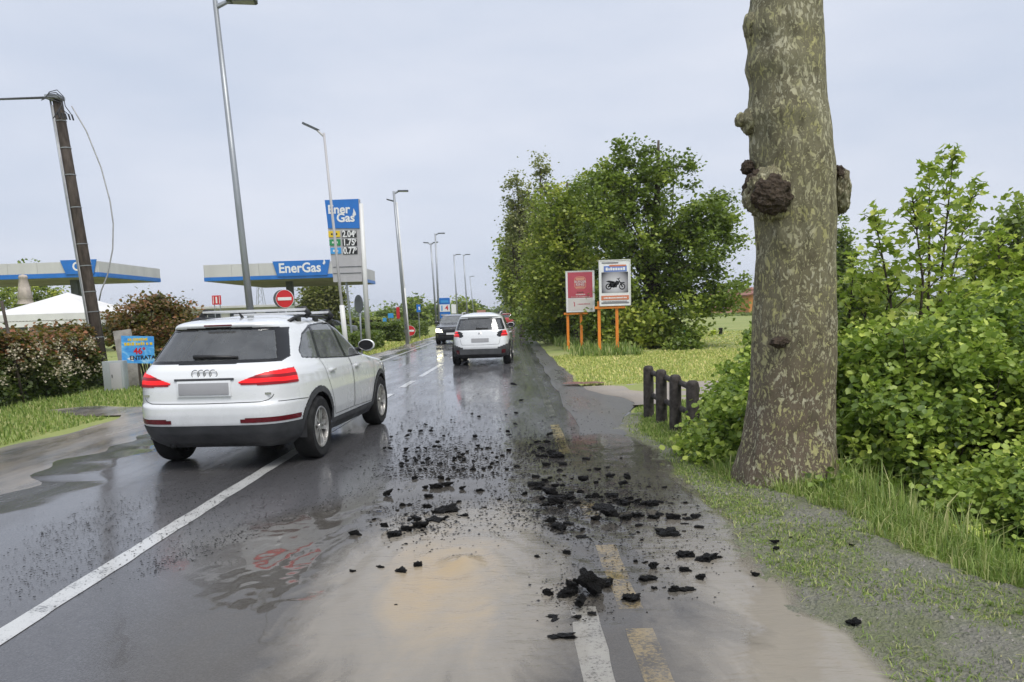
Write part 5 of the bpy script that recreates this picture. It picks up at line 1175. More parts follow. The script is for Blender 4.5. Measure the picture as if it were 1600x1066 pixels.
# ---- young plane saplings: stems, twigs, single leaves
def sapling(base, tops, nleaf, label, seed, single=0, size=.088):
    rg = random.Random(seed); b = Vector(base); root = empty('plane_sapling', b, label=label, cat='sapling', group='young plane saplings in the ditch')
    st = MB(); pts = []
    for (px, py, Y) in tops:
        e = P(px, py, Y) - b; m1 = e * .35 + Vector((rg.uniform(-.1, .1), rg.uniform(-.1, .1), 0)); m2 = e * .7 + Vector((rg.uniform(-.08, .08), rg.uniform(-.08, .08), 0))
        st.tube([Vector((rg.uniform(-.08, .08), 0, -.3)), m1, m2, e], [.028, .02, .013, .004], 7, False)
        spine = [m1 * .8, m1, m2, e]
        for k in range(int(nleaf / len(tops))):
            q = rg.random() ** .75; s_ = m1.lerp(m2, q * 2) if q < .5 else m2.lerp(e, q * 2 - 1)
            ln = (.50 - .40 * q) * rg.uniform(.15, 1.); th = rg.uniform(0, 6.28); o = s_ + Vector((math.cos(th) * ln, math.sin(th) * ln, ln * .55 + rg.uniform(-.05, .1)))
            if k % 9 == 0: st.tube([s_, s_.lerp(o, .6) + Vector((0, 0, .02)), o], [.008, .005, .002], 4, False)
            pts.append(o)
    st.build('stem', M['bark'], root, True, kind='stuff')
    rg.shuffle(pts); one = pts[:single]; rest = np.array([tuple(p) for p in pts[single:]])
    leaves('foliage', rest, size, M['leaf_young'], root, LOBED, seed=seed, up=.3, droop=.6)
    var = []
    for k in range(6):
        rr = np.random.default_rng(seed * 10 + k); tv, tf = LOBED; vv_ = tv * size * rr.uniform(.85, 1.25); vv_[:, 2] += rr.normal(0, .008, len(vv_))
        var.append(np_mesh('leaf', vv_, tf[:, :3], M['leaf_young'], False, {'rnd': np.full(len(tf), rr.uniform(.15, 1.))}))
    for p in one:
        o = link('leaf', rg.choice(var), root); o.location = p; o.rotation_euler = (rg.gauss(-.25, .5), rg.gauss(0, .5), rg.uniform(0, 6.28))
    return root
sapling((4.55, 8.6, -.5), [(1452, 262, 8.6), (1490, 238, 8.7), (1425, 300, 8.4), (1365, 330, 8.4), (1525, 285, 8.9)], 1150, 'tallest young plane sapling with airy top shoots behind the bushes', 101, 280)
sapling((5.9, 9.2, -.2), [(1560, 370, 9.2), (1600, 400, 9.0), (1520, 400, 9.4)], 700, 'bushy young plane sapling beside the dense dark tree', 103, 160)
sapling((3.9, 9.4, -.6), [(1335, 400, 9.4), (1365, 420, 9.4), (1400, 420, 9.2)], 560, 'shorter young plane sapling close behind the trunk', 105, 120)

# ---- photinia hedge with cream blossom on the left, and a taller reddish shrub
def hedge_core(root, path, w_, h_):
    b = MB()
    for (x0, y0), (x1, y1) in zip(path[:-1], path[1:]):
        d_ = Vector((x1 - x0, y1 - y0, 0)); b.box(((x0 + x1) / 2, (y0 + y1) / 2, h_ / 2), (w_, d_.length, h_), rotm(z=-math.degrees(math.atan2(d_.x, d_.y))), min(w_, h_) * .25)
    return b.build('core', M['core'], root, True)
hr = empty('flowering_hedge', (-10.4, 14.5, 0), label='red tipped hedge with cream blossom along the grass verge', cat='hedge')
rg = np.random.default_rng(77); n = 30000
yy_ = rg.uniform(-7.5, 3.9, n); ssd = rg.uniform(0, 1, n); top_ = 1.36 + .10 * np.sin(yy_ * 2.1) + .06 * np.sin(yy_ * 5.3)
zh = np.where(ssd < .7, rg.uniform(.05, 1, n) ** .8 * top_, top_ + rg.normal(0, .07, n)); xo = np.where(ssd < .7, .55 + .10 * np.sin(yy_ * 3 + zh * 4) + rg.normal(0, .07, n) - .22 * (zh / 1.6) ** 3, rg.uniform(-.8, .45, n))
off = .62 * sstep(3.5, -7, yy_) * 0
pts = np.stack([xo + off, yy_, zh], -1); end = rg.uniform(size=n) < .10; pts[end, 1] = 3.9 + rg.normal(0, .08, end.sum()); pts[end, 0] = rg.uniform(-.8, .5, end.sum())
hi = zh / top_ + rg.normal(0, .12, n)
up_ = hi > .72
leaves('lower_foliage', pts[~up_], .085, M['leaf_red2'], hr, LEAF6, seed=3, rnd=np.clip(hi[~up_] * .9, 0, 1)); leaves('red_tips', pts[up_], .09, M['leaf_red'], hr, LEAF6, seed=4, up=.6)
hedge_core(hr, [(-.2, -7.4), (-.2, 3.75)], 1.1, 1.2)
bc = rg.uniform(0, 1, (120, 3)); fp = []
for a_, b_, c_ in bc:
    yb = -7.3 + a_ * 11; zb = .30 + b_ ** .8 * .95; xb = .72 + .08 * math.sin(yb * 3 + zb * 4) - .2 * (zb / 1.6) ** 3; m_ = int(14 + 26 * c_)
    fp.append(rg.normal(size=(m_, 3)) * [.035, .085, .065] + [xb, yb, zb])
leaves('blossom', np.concatenate(fp), .045, M['blossom'], hr, LEAF4, seed=5, up=.2)
Ys = 22.5
bush('reddish_shrub', (P(235, 560, Ys).x, Ys, 0), [E_(235, 510, Ys, 52, 38, 1.5, 50), E_(232, 478, Ys, 26, 16, .5), E_(270, 500, Ys, 34, 26, .7), E_(190, 515, Ys, 26, 26, .6), E_(290, 535, Ys - .5, 34, 34, .8)], 260, 44, .13, .095, M['leaf_red'], 'taller reddish shrub behind the blue poster', 111, shape=LEAF6, shell=.6, stems=20)

# ---- clipped hedges of the filling station
def box_hedge(x0, x1, y0, y1, h_, mat, label, n, seed, size=.10, z0=0.):
    root = empty('clipped_hedge', ((x0 + x1) / 2, (y0 + y1) / 2, z0), label=label, cat='hedge', group='clipped hedges at the filling station'); rg = np.random.default_rng(seed)
    w_, d_ = (x1 - x0) / 2, (y1 - y0) / 2; fsel = rg.uniform(size=n); a_, b_, c_ = rg.uniform(-1, 1, (3, n)); e = 1 + rg.normal(0, .02, n)
    p = np.stack([a_ * w_, b_ * d_, np.full(n, h_) + rg.normal(0, .02, n)], -1); s1 = fsel > .42; p[s1] = np.stack([np.full(n, w_) * e + rg.normal(0, .03, n), b_ * d_, (c_ + 1) / 2 * h_], -1)[s1]
    s2 = fsel > .80; p[s2] = np.stack([a_ * w_, np.full(n, -d_) + rg.normal(0, .04, n), (c_ + 1) / 2 * h_], -1)[s2]
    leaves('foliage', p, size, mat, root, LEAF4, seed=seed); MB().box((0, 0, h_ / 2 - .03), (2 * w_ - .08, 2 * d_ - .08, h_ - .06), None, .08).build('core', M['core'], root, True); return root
hb = G(563, 556)
box_hedge(-8.4, -6.9, 27, 33, .82, M['leaf_hedge'], 'nearest clipped box hedge behind the mirror of the white SUV', 9000, 1)
box_hedge(-8.1, -6.75, 33.3, 40.5, .82, M['leaf_hedge'], 'clipped box hedge ending at the grey hedge lamp post', 9000, 2)
box_hedge(-13, -9.6, 28, 46, 1.02, M['leaf_hedge'], 'wide flat clipped hedge standing back from the road', 9000, 3, .14)
box_hedge(-9.5, -7.0, 48, 64, 1.1, M['leaf_hedge'], 'clipped hedge running on beyond the hedge gap', 8000, 4, .16)
box_hedge(-22, -10.5, 66, 74, 1.42, M['leaf_hedge2'], 'long yellowish hedge farthest back on the station side', 9000, 5, .22)

# ================================================================== RIGHT SIDE FURNITURE
# ---- wooden post and rail fence at the culvert
fa_, fb_ = G(1013, 651), G(1082, 688)
fence = empty('wooden_fence', (fa_.x, fa_.y, 0), label='short dark round post and rail fence at the driveway culvert', cat='fence')
tops = [(1013, 571), (1033, 577), (1055, 585), (1082, 594)]
fp_ = []
for k, (tx, ty) in enumerate(tops):
    q = fa_.lerp(fb_, (0, .36, .70, 1.)[k]); tz = P(tx, ty, q.y); fp_.append((Vector((tz.x, q.y, 0)) - Vector((fa_.x, fa_.y, 0)), tz.z))
for p, h_ in fp_:
    r_ = .075; ps = MB().lathe([(r_ * 1.02, -.2), (r_, .0), (r_ * .98, h_ - .06), (r_ * .9, h_ - .03), (r_ * .6, h_ - .006), (0, h_)], Matrix.Translation(p), 18)
    ps.build('post', M['post_wood'], fence, True)
for f_ in (.86, .42):
    for k in range(3):
        (p0, h0), (p1, h1) = fp_[k], fp_[k + 1]; a_, b_ = p0 + Vector((.05, 0, h0 * f_)), p1 + Vector((.05, 0, h1 * f_)); MB().tube([a_, a_.lerp(b_, .5) - Vector((0, 0, .008)), b_], .036, 10).build('rail', M['post_wood'], fence, True)

# ---- the two billboards on orange legs
def billboard(px0, py0, px1, py1, Y, legs, foot, label):
    a_, b_ = P(px0, py0, Y), P(px1, py1, Y); w_, h_ = b_.x - a_.x, a_.z - b_.z; cx0_ = (a_.x + b_.x) / 2
    root = empty('billboard', (cx0_, Y, 0), label=label, cat='billboard', group='billboards on orange legs'); zc_ = (a_.z + b_.z) / 2
    MB().box((0, 0, zc_), (w_, .05, h_), None, .006).build('panel', M['signwhite'], root)
    fr_ = MB()
    for dx_, dz_, sx, sz in ((0, h_ / 2 + .012, w_ + .05, .028), (0, -h_ / 2 - .012, w_ + .05, .028), (-w_ / 2 - .012, 0, .028, h_), (w_ / 2 + .012, 0, .028, h_)): fr_.box((dx_, -.005, zc_ + dz_), (sx, .07, sz))
    fr_.build('frame', M['white_paint'], root)
    for lx in legs:
        x_ = P(lx, py1, Y).x - cx0_; MB().box((x_, .07, (zc_ - h_ * .4) / 2), (.10, .06, zc_ - h_ * .4), None, .006).build('leg', M['orange'], root)
    xs_ = [P(lx, py1, Y).x - cx0_ for lx in legs]; MB().box(((xs_[0] + xs_[1]) / 2 + .06, .03, zc_ - h_ / 2 - .075), (xs_[1] - xs_[0] + .42, .07, .08), None, .006).build('crossbar', M['orange'], root)
    return root, w_, h_, zc_
def flat(root, name, x, z, w_, h_, mat, y=-.03): return MB().box((x, y, z), (w_, .008, h_)).build(name, mat, root)
M['pinkred'] = plain('faded_crimson_print', (.47, .075, .105), .45, 0, .05, 2); M['peach'] = plain('faded_orange_print', (.62, .30, .20), .5, 0, .05, 3)
M['offwhite'] = plain('faded_white_print', (.62, .58, .55), .5, 0, .05, 2); M['bikegrey'] = plain('print_mid_grey', (.22, .215, .23), .4, 0, .1, 2); M['bluep'] = plain('print_blue', (.14, .22, .55), .4, 0, .06, 3); M['orangep'] = plain('print_orange', (.62, .20, .10), .4, 0, .06, 3); M['brownp'] = plain('print_brown', (.20, .05, .04), .5)
rt_, w_, h_, z_ = billboard(936.5, 408, 984.5, 476, 26.0, (936, 964), 557, 'white framed billboard with black motorbike picture and orange strip')
t = NT('print_vignette'); s = t.sep(t.obj()); d = t.math('SQRT', t.math('ADD', t.math('MULTIPLY', s[0], s[0]), t.math('POWER', t.math('SUBTRACT', s[2], z_ - h_ * .02), 2.)))
M['vign'] = t.out(t.bsdf(Base_Color=t.ramp(d, (.12, (.60, .59, .62)), (.34, (.36, .35, .38)), (.52, (.035, .035, .045))), Roughness=.35))
pz = z_ + h_ * .02
pic = flat(rt_, 'motorbike_picture', 0, pz - h_ * .01, w_ * .88, h_ * .46, M['vign']); flat(rt_, 'blue_band', .02 * w_, z_ + h_ * .315, w_ * .76, h_ * .13, M['bluep'], -.032); flat(rt_, 'orange_band', w_ * .10, z_ + h_ * .385, w_ * .55, h_ * .035, M['orangep'], -.037)
flat(rt_, 'header_strip', -w_ * .15, z_ + h_ * .45, w_ * .55, h_ * .03, M['bikegrey']); flat(rt_, 'orange_strip', 0, z_ - h_ * .335, w_ * .92, h_ * .10, M['orangep'])
smudge('lettering', -w_ * .38, w_ * .38, z_ - h_ * .335, .05, -.037, M['signwhite'], rt_, 4); smudge('lettering', -w_ * .30, w_ * .34, z_ + h_ * .315, .10, -.038, M['signwhite'], rt_, 6)
flat(rt_, 'dark_strip', 0, z_ - h_ * .45, w_ * .92, h_ * .035, M['bikegrey']); smudge('lettering', -w_ * .40, w_ * .40, z_ - h_ * .415, .03, -.036, M['bikegrey'], rt_, 8)
bk_ = MB()                                              # the printed motorbike: wheels, frame, tank, seat, fork, bars
FM = FACE @ Matrix.Translation((0, 0, .036))
def ring2(cx_r, cz_r, ro, ri, n=20):
    v_ = []; f_ = []
    for k in range(n):
        th = 2 * math.pi * k / n; v_ += [(cx_r + ro * math.cos(th), cz_r + ro * math.sin(th), 0), (cx_r + ri * math.cos(th), cz_r + ri * math.sin(th), 0)]
    for k in range(n): a_ = 2 * k; b_ = (2 * k + 2) % (2 * n); f_.append((a_, b_, b_ + 1, a_ + 1))
    bk_.add(v_, f_, FM)
bz = pz - h_ * .10; u = w_
ring2(-.21 * u, bz, .105 * u, .065 * u); ring2(.24 * u, bz - .01, .105 * u, .07 * u); ring2(-.21 * u, bz, .03 * u, .0); ring2(.24 * u, bz - .01, .025 * u, 0)
for pl_ in ([(-.22, .0), (-.02, -.05), (.03, .10), (-.06, .15), (-.16, .13)], [(-.30, .17), (-.20, .20), (.0, .16), (-.02, .12), (-.16, .11)], [(-.02, .12), (.05, .19), (.15, .16), (.13, .06), (.04, .02)], [(.10, .24), (.13, .24), (.26, .0), (.22, -.01)], [(.06, .25), (.18, .28), (.18, .26), (.07, .23)], [(-.08, -.02), (.06, -.04), (.08, .06), (-.04, .08)], [(.13, .13), (.30, .14), (.34, .10), (.20, .10)]):
    bk_.add([(x * u, bz + z * u, 0) for x, z in pl_], [tuple(range(len(pl_)))], FM)
bk_.build('printed_motorbike', M['trim'], rt_)
rl_, w_, h_, z_ = billboard(884.5, 425, 928.5, 486, 30., (887, 908), 520, 'faded pink and cream billboard with a round bun logo')
flat(rl_, 'pink_field', 0, z_ + h_ * .16, w_ * .90, h_ * .64, M['pinkred']); flat(rl_, 'cream_field', 0, z_ - h_ * .33, w_ * .9, h_ * .30, M['offwhite'])
def rbox(cx_b, cz_b, w2, h2, r, n=6):
    pl_ = []
    for (sx, sz, a0) in ((1, -1, -90), (1, 1, 0), (-1, 1, 90), (-1, -1, 180)):
        for k in range(n + 1): th = R(a0 + 90 * k / n); pl_.append((cx_b + sx * (w2 / 2 - r) + r * math.cos(th), cz_b + sz * (h2 / 2 - r) + r * math.sin(th)))
    return pl_
lz = z_ + h_ * .215; lw = w_ * .42
MB().prism(rbox(0, lz, lw, lw * 1.08, lw * .3), .034, .038, FACE).build('logo_outline', M['peach'], rl_); MB().prism(rbox(0, lz, lw * .90, lw * .98, lw * .26), .0385, .040, FACE).build('logo_field', M['pinkred'], rl_)
MB().prism(rbox(0, lz + lw * .33, lw * .74, lw * .22, lw * .105), .0405, .043, FACE).build('upper_bun', M['peach'], rl_); MB().prism(rbox(0, lz - lw * .37, lw * .74, lw * .13, lw * .06), .0405, .043, FACE).build('lower_bun', M['peach'], rl_)
text('lettering', 'BURGER', lw * .27, (0, -.043, lz + lw * .09), M['offwhite'], rl_, .02); text('lettering', 'KING', lw * .31, (0, -.043, lz - lw * .15), M['offwhite'], rl_, .02)
smudge('lettering', -w_ * .12, w_ * .12, z_ - h_ * .02, .045, -.037, M['brownp'], rl_, 2); smudge('lettering', -w_ * .16, w_ * .16, z_ - h_ * .075, .05, -.037, M['offwhite'], rl_, 3); smudge('lettering', -w_ * .34, w_ * .34, z_ - h_ * .135, .022, -.037, M['offwhite'], rl_, 5)
MB().prism([(-w_ * .26, z_ - h_ * .25), (-w_ * .21, z_ - h_ * .27), (-w_ * .20, z_ - h_ * .36), (-w_ * .24, z_ - h_ * .38), (-w_ * .23, z_ - h_ * .31)], .034, .038, FACE).build('pin_mark', M['pinkred'], rl_); smudge('lettering', -w_ * .10, w_ * .34, z_ - h_ * .315, .045, -.037, M['pinkred'], rl_, 9)

# ---- bits in the field
def tub(px, py, wpx, hpx, mat, name, label, cat, taper=.8):
    g = G(px, py); k = g.y / F; w_, h_ = wpx * k / 2, hpx * k; r_ = empty(name, (g.x, g.y, .03), label=label, cat=cat)
    MB().lathe([(w_ * taper, 0), (w_, h_ * .92), (w_ * 1.06, h_ * .93), (w_ * 1.06, h_)], None, 20).build('body', M[mat], r_, True); MB().lathe([(w_ * 1.08, h_), (w_ * .9, h_ + w_ * .2), (0, h_ + w_ * .3)], None, 20).build('lid', M[mat], r_, True)
tub(1066, 525, 12, 13, 'teal', 'teal_barrel', 'teal green barrel standing in the field under the tree limb', 'barrel'); tub(1126, 524, 6.5, 10, 'black', 'dark_bin', 'small dark bin standing in the mown field', 'bin')
tub(1115, 524, 9, 6, 'lime', 'lime_crate', 'lime yellow tub beside the small dark bin', 'tub', .95)

# ================================================================== BROKEN ASPHALT
t = NT('broken_asphalt'); vv = t.obj(); n = t.noise(vv, 14, 5, .7); g_ = t.vor(vv, 34)
c = t.mix(n, (.007, .007, .007), (.030, .028, .026)); c = t.mix(t.ramp(g_, (.10, .55), (.22, 0)), c, (.085, .078, .068))
M['chunk'] = t.out(t.bsdf(Base_Color=c, Specular_IOR_Level=.25, Roughness=t.ramp(n, (.3, .35), (.7, .8)), Normal=t.bump(t.math('ADD', n, g_), 1., .05)))
chunk_me = []
for k in range(14):
    bm = bmesh.new(); bmesh.ops.create_icosphere(bm, subdivisions=4, radius=1); slabby = k >= 8
    for q in bm.verts:
        n_ = q.co.normalized(); d_ = .62 + .55 * mnoise.noise(n_ * 1.3 + Vector((k * 7.1, 0, 0))) + .30 * mnoise.noise(n_ * 3.1 + Vector((0, k * 3.3, 0)))
        if slabby:
            m_ = max(abs(n_.x), abs(n_.y) * 1.1, abs(n_.z) * 1.4); d_ = .50 / max(.50, m_) + .30 * mnoise.noise(n_ * 1.7 + Vector((k * 2.3, k, 0))) + .16 * mnoise.noise(n_ * 4 + Vector((k, 0, 3)))
        q.co = n_ * (d_ + .07 * mnoise.noise(n_ * 7 + Vector((k, 0, 0))) + .045 * mnoise.noise(n_ * 15 + Vector((0, k, 0))))
    for q in bm.verts:
        cut = .42 + .1 * mnoise.noise(Vector((k, 1, 2)));  q.co.z = max(-.35, min(q.co.z, cut + .06 * mnoise.noise(q.co * 5)))
    b_ = MB().bm(bm); me = raw_mesh('asphalt_chunk', b_.v, b_.f, [M['chunk']]); mx = max(max(abs(c_) for c_ in q) for q in b_.v); me.transform(Matrix.Scale(.5 / mx, 4)); chunk_me.append(me)
rgd = random.Random(5)
LBL = [('lump of broken black asphalt lying in the flood water', 'asphalt lumps in the flood water'), ('lump of broken black asphalt in the heap across the yellow line', 'asphalt lumps heaped across the yellow line'), ('lump of broken black asphalt in the ridge left of the muddy spring', 'asphalt lumps in the ridge left of the spring'),
       ('lump of broken black asphalt in the pile at the end of the white edge line', 'asphalt lumps piled at the edge line'), ('small scattered lump of asphalt on the wet lane past the spring', 'small asphalt lumps scattered on the wet lane')]
def chunk(px, py, wpx, hpx=None, lab=0, slab=None, z=0., tilt=None, label=None, group=None, yaw=None):
    hpx = hpx or wpx * .8; g = G(px, py + hpx * .35, .008); k = g.y / F * (1.25 if lab == 3 else 1.); w_ = wpx * k * 1.20; h_ = max(.014, min(hpx * k * 1.25, w_ * .85)); sl = (wpx > hpx * 1.9) if slab is None else slab
    o = bpy.data.objects.new('asphalt_chunk', chunk_me[rgd.randrange(8, 14) if sl else rgd.randrange(0, 8)]); COL.objects.link(o)
    o.location = (g.x, g.y, .004 + h_ * .32 + z); o.scale = (w_, w_ * rgd.uniform(.6, .95), h_ * 1.15); o.rotation_euler = tilt or (rgd.gauss(0, .12), rgd.gauss(0, .12), rgd.choice((0, math.pi)) + rgd.gauss(0, .35) if yaw is None else yaw)
    return setp(o, label or LBL[lab][0], 'asphalt lump', group or LBL[lab][1])
S1 = [(245, 370, 90, 85), (225, 665, 80, 80), (300, 715, 130, 62), (400, 670, 95, 75), (485, 590, 110, 62), (520, 640, 140, 80), (570, 510, 95, 62), (640, 560, 90, 50), (885, 560, 70, 40), (360, 1022, 90, 45), (190, 990, 62, 62), (10, 710, 45, 65), (835, 445, 45, 40), (1015, 350, 72, 40), (585, 400, 76, 36), (560, 325, 52, 46), (650, 315, 110, 50), (740, 300, 110, 60), (690, 240, 62, 62), (745, 250, 42, 52), (865, 325, 64, 72), (370, 470, 52, 42), (425, 470, 60, 32), (325, 515, 32, 32), (470, 245, 52, 42), (360, 150, 46, 40), (685, 125, 42, 42), (800, 80, 42, 46), (880, 85, 36, 50), (955, 175, 52, 36), (1235, 175, 36, 30), (1320, 150, 40, 26), (1175, 420, 42, 46), (1055, 495, 42, 26), (1120, 200, 30, 26), (535, 710, 36, 30), (130, 590, 36, 36), (505, 65, 32, 32), (580, 85, 42, 32), (1490, 900, 68, 66), (735, 600, 60, 40), (440, 690, 60, 40), (335, 340, 26, 26), (800, 160, 30, 28), (1035, 225, 24, 40), (640, 210, 20, 22), (1220, 260, 24, 20), (430, 620, 50, 30), (290, 630, 24, 40)]
for x_, y_, w_, h_ in S1:
    heap = 480 < y_ < 760 and 150 < x_ < 780
    chunk(560 + x_ / 5.33, 700 + y_ / 5.33, w_ / 5.33, h_ / 5.33, 2 if heap else (4 if y_ < 480 else 0), z=.025 if heap and rgd.random() < .3 else 0)
chunk(653, 880, 14, 18, label='single blocky cube of asphalt standing left of the muddy spring', group='asphalt lumps in the flood water', slab=True)
chunk(697, 797, 36, 12, label='flat slab of asphalt with wet top in the ridge left of the spring', group='asphalt slabs', slab=True, tilt=(.25, -.2, .3)); chunk(680, 812, 30, 8, label='thin lower slab of asphalt under the ridge left of the spring', group='asphalt slabs', slab=True)
S2 = [(525, 250, 82, 62), (845, 200, 66, 46), (630, 155, 52, 36), (705, 140, 30, 28), (570, 160, 36, 26), (720, 225, 76, 34), (645, 220, 26, 42), (620, 250, 42, 40), (850, 245, 42, 32), (815, 280, 66, 30), (1005, 282, 36, 22), (1120, 288, 42, 24), (35, 135, 42, 26), (250, 120, 66, 40), (375, 118, 62, 32), (355, 163, 52, 28), (385, 200, 42, 24), (350, 228, 32, 30), (175, 210, 60, 26), (240, 235, 62, 60), (180, 265, 120, 42), (275, 240, 42, 42), (95, 325, 52, 62), (195, 320, 100, 62), (320, 300, 62, 42), (375, 297, 46, 36), (280, 345, 100, 70), (350, 360, 90, 70), (330, 405, 130, 58), (420, 350, 72, 62), (430, 390, 84, 52), (505, 345, 52, 42), (610, 345, 62, 52), (600, 385, 72, 52), (650, 385, 36, 32), (690, 335, 32, 28), (740, 350, 90, 42), (770, 385, 62, 32), (720, 400, 40, 24), (865, 370, 62, 32), (920, 390, 80, 46), (970, 405, 80, 50), (1030, 432, 92, 46), (820, 430, 122, 72), (250, 440, 86, 46), (360, 430, 52, 42), (290, 525, 96, 82), (345, 580, 132, 62), (420, 555, 92, 26), (290, 605, 36, 30), (350, 632, 52, 16), (615, 515, 74, 52), (720, 510, 120, 74), (840, 510, 90, 46), (925, 490, 92, 52), (1040, 505, 92, 40), (1085, 485, 62, 26), (1185, 505, 112, 56), (1270, 490, 42, 26), (1345, 500, 82, 52), (1290, 520, 60, 26), (1270, 555, 60, 16), (1375, 578, 72, 26), (515, 595, 54, 32), (470, 500, 26, 32), (410, 665, 32, 40), (515, 652, 92, 22), (597, 645, 26, 26), (928, 615, 32, 30), (952, 668, 32, 42), (1265, 610, 30, 26), (405, 765, 76, 48), (910, 825, 36, 34), (1275, 782, 132, 46), (1430, 805, 150, 56), (1525, 800, 52, 40), (1090, 397, 52, 26), (1280, 400, 42, 30), (1165, 405, 40, 16), (440, 330, 50, 40), (560, 380, 50, 46), (480, 400, 70, 44), (220, 370, 60, 40), (800, 75, 26, 18), (545, 78, 60, 20), (320, 50, 90, 44), (230, 20, 40, 26), (440, 250, 26, 20), (935, 565, 56, 26), (1160, 600, 60, 14)]
for x_, y_, w_, h_ in S2:
    heap = 200 < y_ < 600 and x_ < 1100
    chunk(800 + x_ / 4.706, 700 + y_ / 4.706, w_ / 4.706, h_ / 4.706, 1 if heap else 0, z=.03 if heap and rgd.random() < .35 else 0)
chunk(944, 793, 36, 7, label='long flat bar of asphalt across the front of the heap', group='asphalt slabs', slab=True); chunk(1044, 832, 33, 11, label='brick shaped slab of asphalt near the grassy edge', group='asphalt slabs', slab=True, yaw=.1)
S3 = [(955, 270, 72, 66), (1175, 300, 82, 50), (1280, 350, 72, 62), (925, 360, 122, 46), (965, 425, 42, 40), (1095, 430, 82, 70), (1190, 435, 112, 36), (800, 490, 132, 54), (245, 455, 62, 66), (620, 400, 112, 42), (440, 628, 62, 36), (1180, 200, 120, 42), (1030, 425, 42, 24), (1050, 292, 36, 22), (540, 600, 50, 20), (900, 250, 40, 14)]
for x_, y_, w_, h_ in S3: chunk(800 + x_ / 4.333, 820 + y_ / 4.333, w_ / 4.333, h_ / 4.333, 3 if x_ < 660 else 0)
for x_, y_, w_, h_, tl in ((370, 460, 115, 70, None), (435, 405, 46, 60, (.2, .9, .3)), (410, 440, 90, 70, (.3, .4, 1.))): chunk(800 + x_ / 4.333, 820 + y_ / 4.333, w_ / 4.333, h_ / 4.333, 3, tilt=tl, z=.02 if tl else 0)
chunk(922, 921, 36, 26, 3, slab=True, z=.035, tilt=(-.75, .55, -.4), label='broad wet slab of asphalt tilted up on the pile at the edge line', group='asphalt slabs'); chunk(908, 942, 17, 30, 3, slab=True, z=.03, tilt=(-.9, -.2, 1.2), label='dark slab of asphalt leaning down the pile onto the white line', group='asphalt slabs')
chunk(880, 966, 46, 4, slab=True, label='flat grey slab of asphalt half sunk beside the white edge line', group='asphalt slabs'); chunk(878, 992, 44, 6, slab=True, label='broad sunken slab of asphalt left of the white edge line', group='asphalt slabs')
for px, py, w_ in ((555, 832, 19), (551, 892, 11), (592, 886, 12), (625, 891, 16), (618, 945, 8), (575, 905, 7), (583, 915, 6)): chunk(px, py, w_, w_ * .7, 0)
for px, py, w_ in ((1333, 969, 20), (1211, 847, 14), (1212, 857, 12), (1158, 897, 12), (1180, 898, 14), (1331, 857, 10), (1253, 843, 9), (1236, 842, 8)): o = chunk(px, py, w_, w_ * .6, 0, label='lone lump of asphalt washed onto the silty verge', group='asphalt lumps on the verge'); o.location.z = float(max(silt_z(o.location.x, o.location.y), ground_z(o.location.x, o.location.y))) + o.scale.z * .25
for k in range(95):
    px, py = rgd.gauss(690, 75), 735 - abs(rgd.gauss(0, 45)); 
    if 600 < px < 960 and py > 600: chunk(px, py, rgd.uniform(3.5, 8.5), None, 4)
for px, py, w_ in ((802, 600, 12), (814, 625, 7), (806, 645, 9), (742, 680, 8), (870, 712, 22), (862, 706, 16), (850, 712, 14), (855, 690, 14), (846, 700, 12), (840, 690, 11), (858, 678, 12), (834, 706, 10)): chunk(px, py, w_, w_ * .55, 4)

# crumbs too small to count
rg = np.random.default_rng(12); cp = []
def crumb_zone(n, fx, fy, s0, s1):
    px, py = fx(n), fy(n)
    for a_, b_ in zip(px, py):
        if b_ < 560: continue
        g = G(a_, b_); 
        if -6.5 < g.x < 1.7: cp.append((g.x, g.y, rg.uniform(s0, s1) * (1 + .5 * (rg.uniform() > .9))))
crumb_zone(2600, lambda n: rg.normal(690, 62, n), lambda n: 750 - np.abs(rg.normal(0, 66, n)), .008, .030)
crumb_zone(1300, lambda n: rg.normal(850, 50, n), lambda n: rg.normal(680, 42, n), .008, .024)
crumb_zone(900, lambda n: rg.normal(880, 90, n), lambda n: rg.normal(770, 40, n), .006, .018)
crumb_zone(1500, lambda n: rg.uniform(560, 900, n), lambda n: rg.uniform(585, 720, n), .006, .016)
xs_ = rg.uniform(0, 1, 2600); crumb_zone(2600, lambda n: 20 + xs_ * 600 + rg.normal(0, 30, n), lambda n: 900 - xs_ * 200 + rg.normal(0, 26, n), .004, .013)
xs4 = rg.uniform(0, 1, 900); crumb_zone(900, lambda n: 225 + xs4 * 420 + rg.normal(0, 14, n), lambda n: 892 - xs4 * 150 + rg.normal(0, 8, n), .005, .015)
xs5 = rg.uniform(0, 1, 700); crumb_zone(700, lambda n: 60 + xs5 * 250 + rg.normal(0, 25, n), lambda n: 845 - xs5 * 90 + rg.normal(0, 12, n), .005, .014)
crumb_zone(2600, lambda n: rg.normal(900, 75, n), lambda n: rg.normal(785, 26, n), .005, .024)
crumb_zone(900, lambda n: rg.normal(655, 42, n), lambda n: rg.normal(812, 20, n), .005, .020)
crumb_zone(1100, lambda n: rg.normal(1000, 90, n), lambda n: rg.normal(850, 40, n), .004, .014)
crumb_zone(500, lambda n: rg.normal(905, 28, n), lambda n: rg.normal(935, 18, n), .004, .014)
crumb_zone(900, lambda n: rg.normal(850, 22, n), lambda n: rg.normal(705, 16, n), .006, .026)
cp = np.array(cp); tet = np.array([[.5, .1, -.2], [-.3, .5, -.2], [-.35, -.45, -.2], [.2, -.5, -.15], [.1, .05, .55], [-.2, .1, .4]]); tf = np.array([[0, 1, 4], [1, 5, 4], [1, 2, 5], [2, 3, 5], [3, 4, 5], [3, 0, 4]])
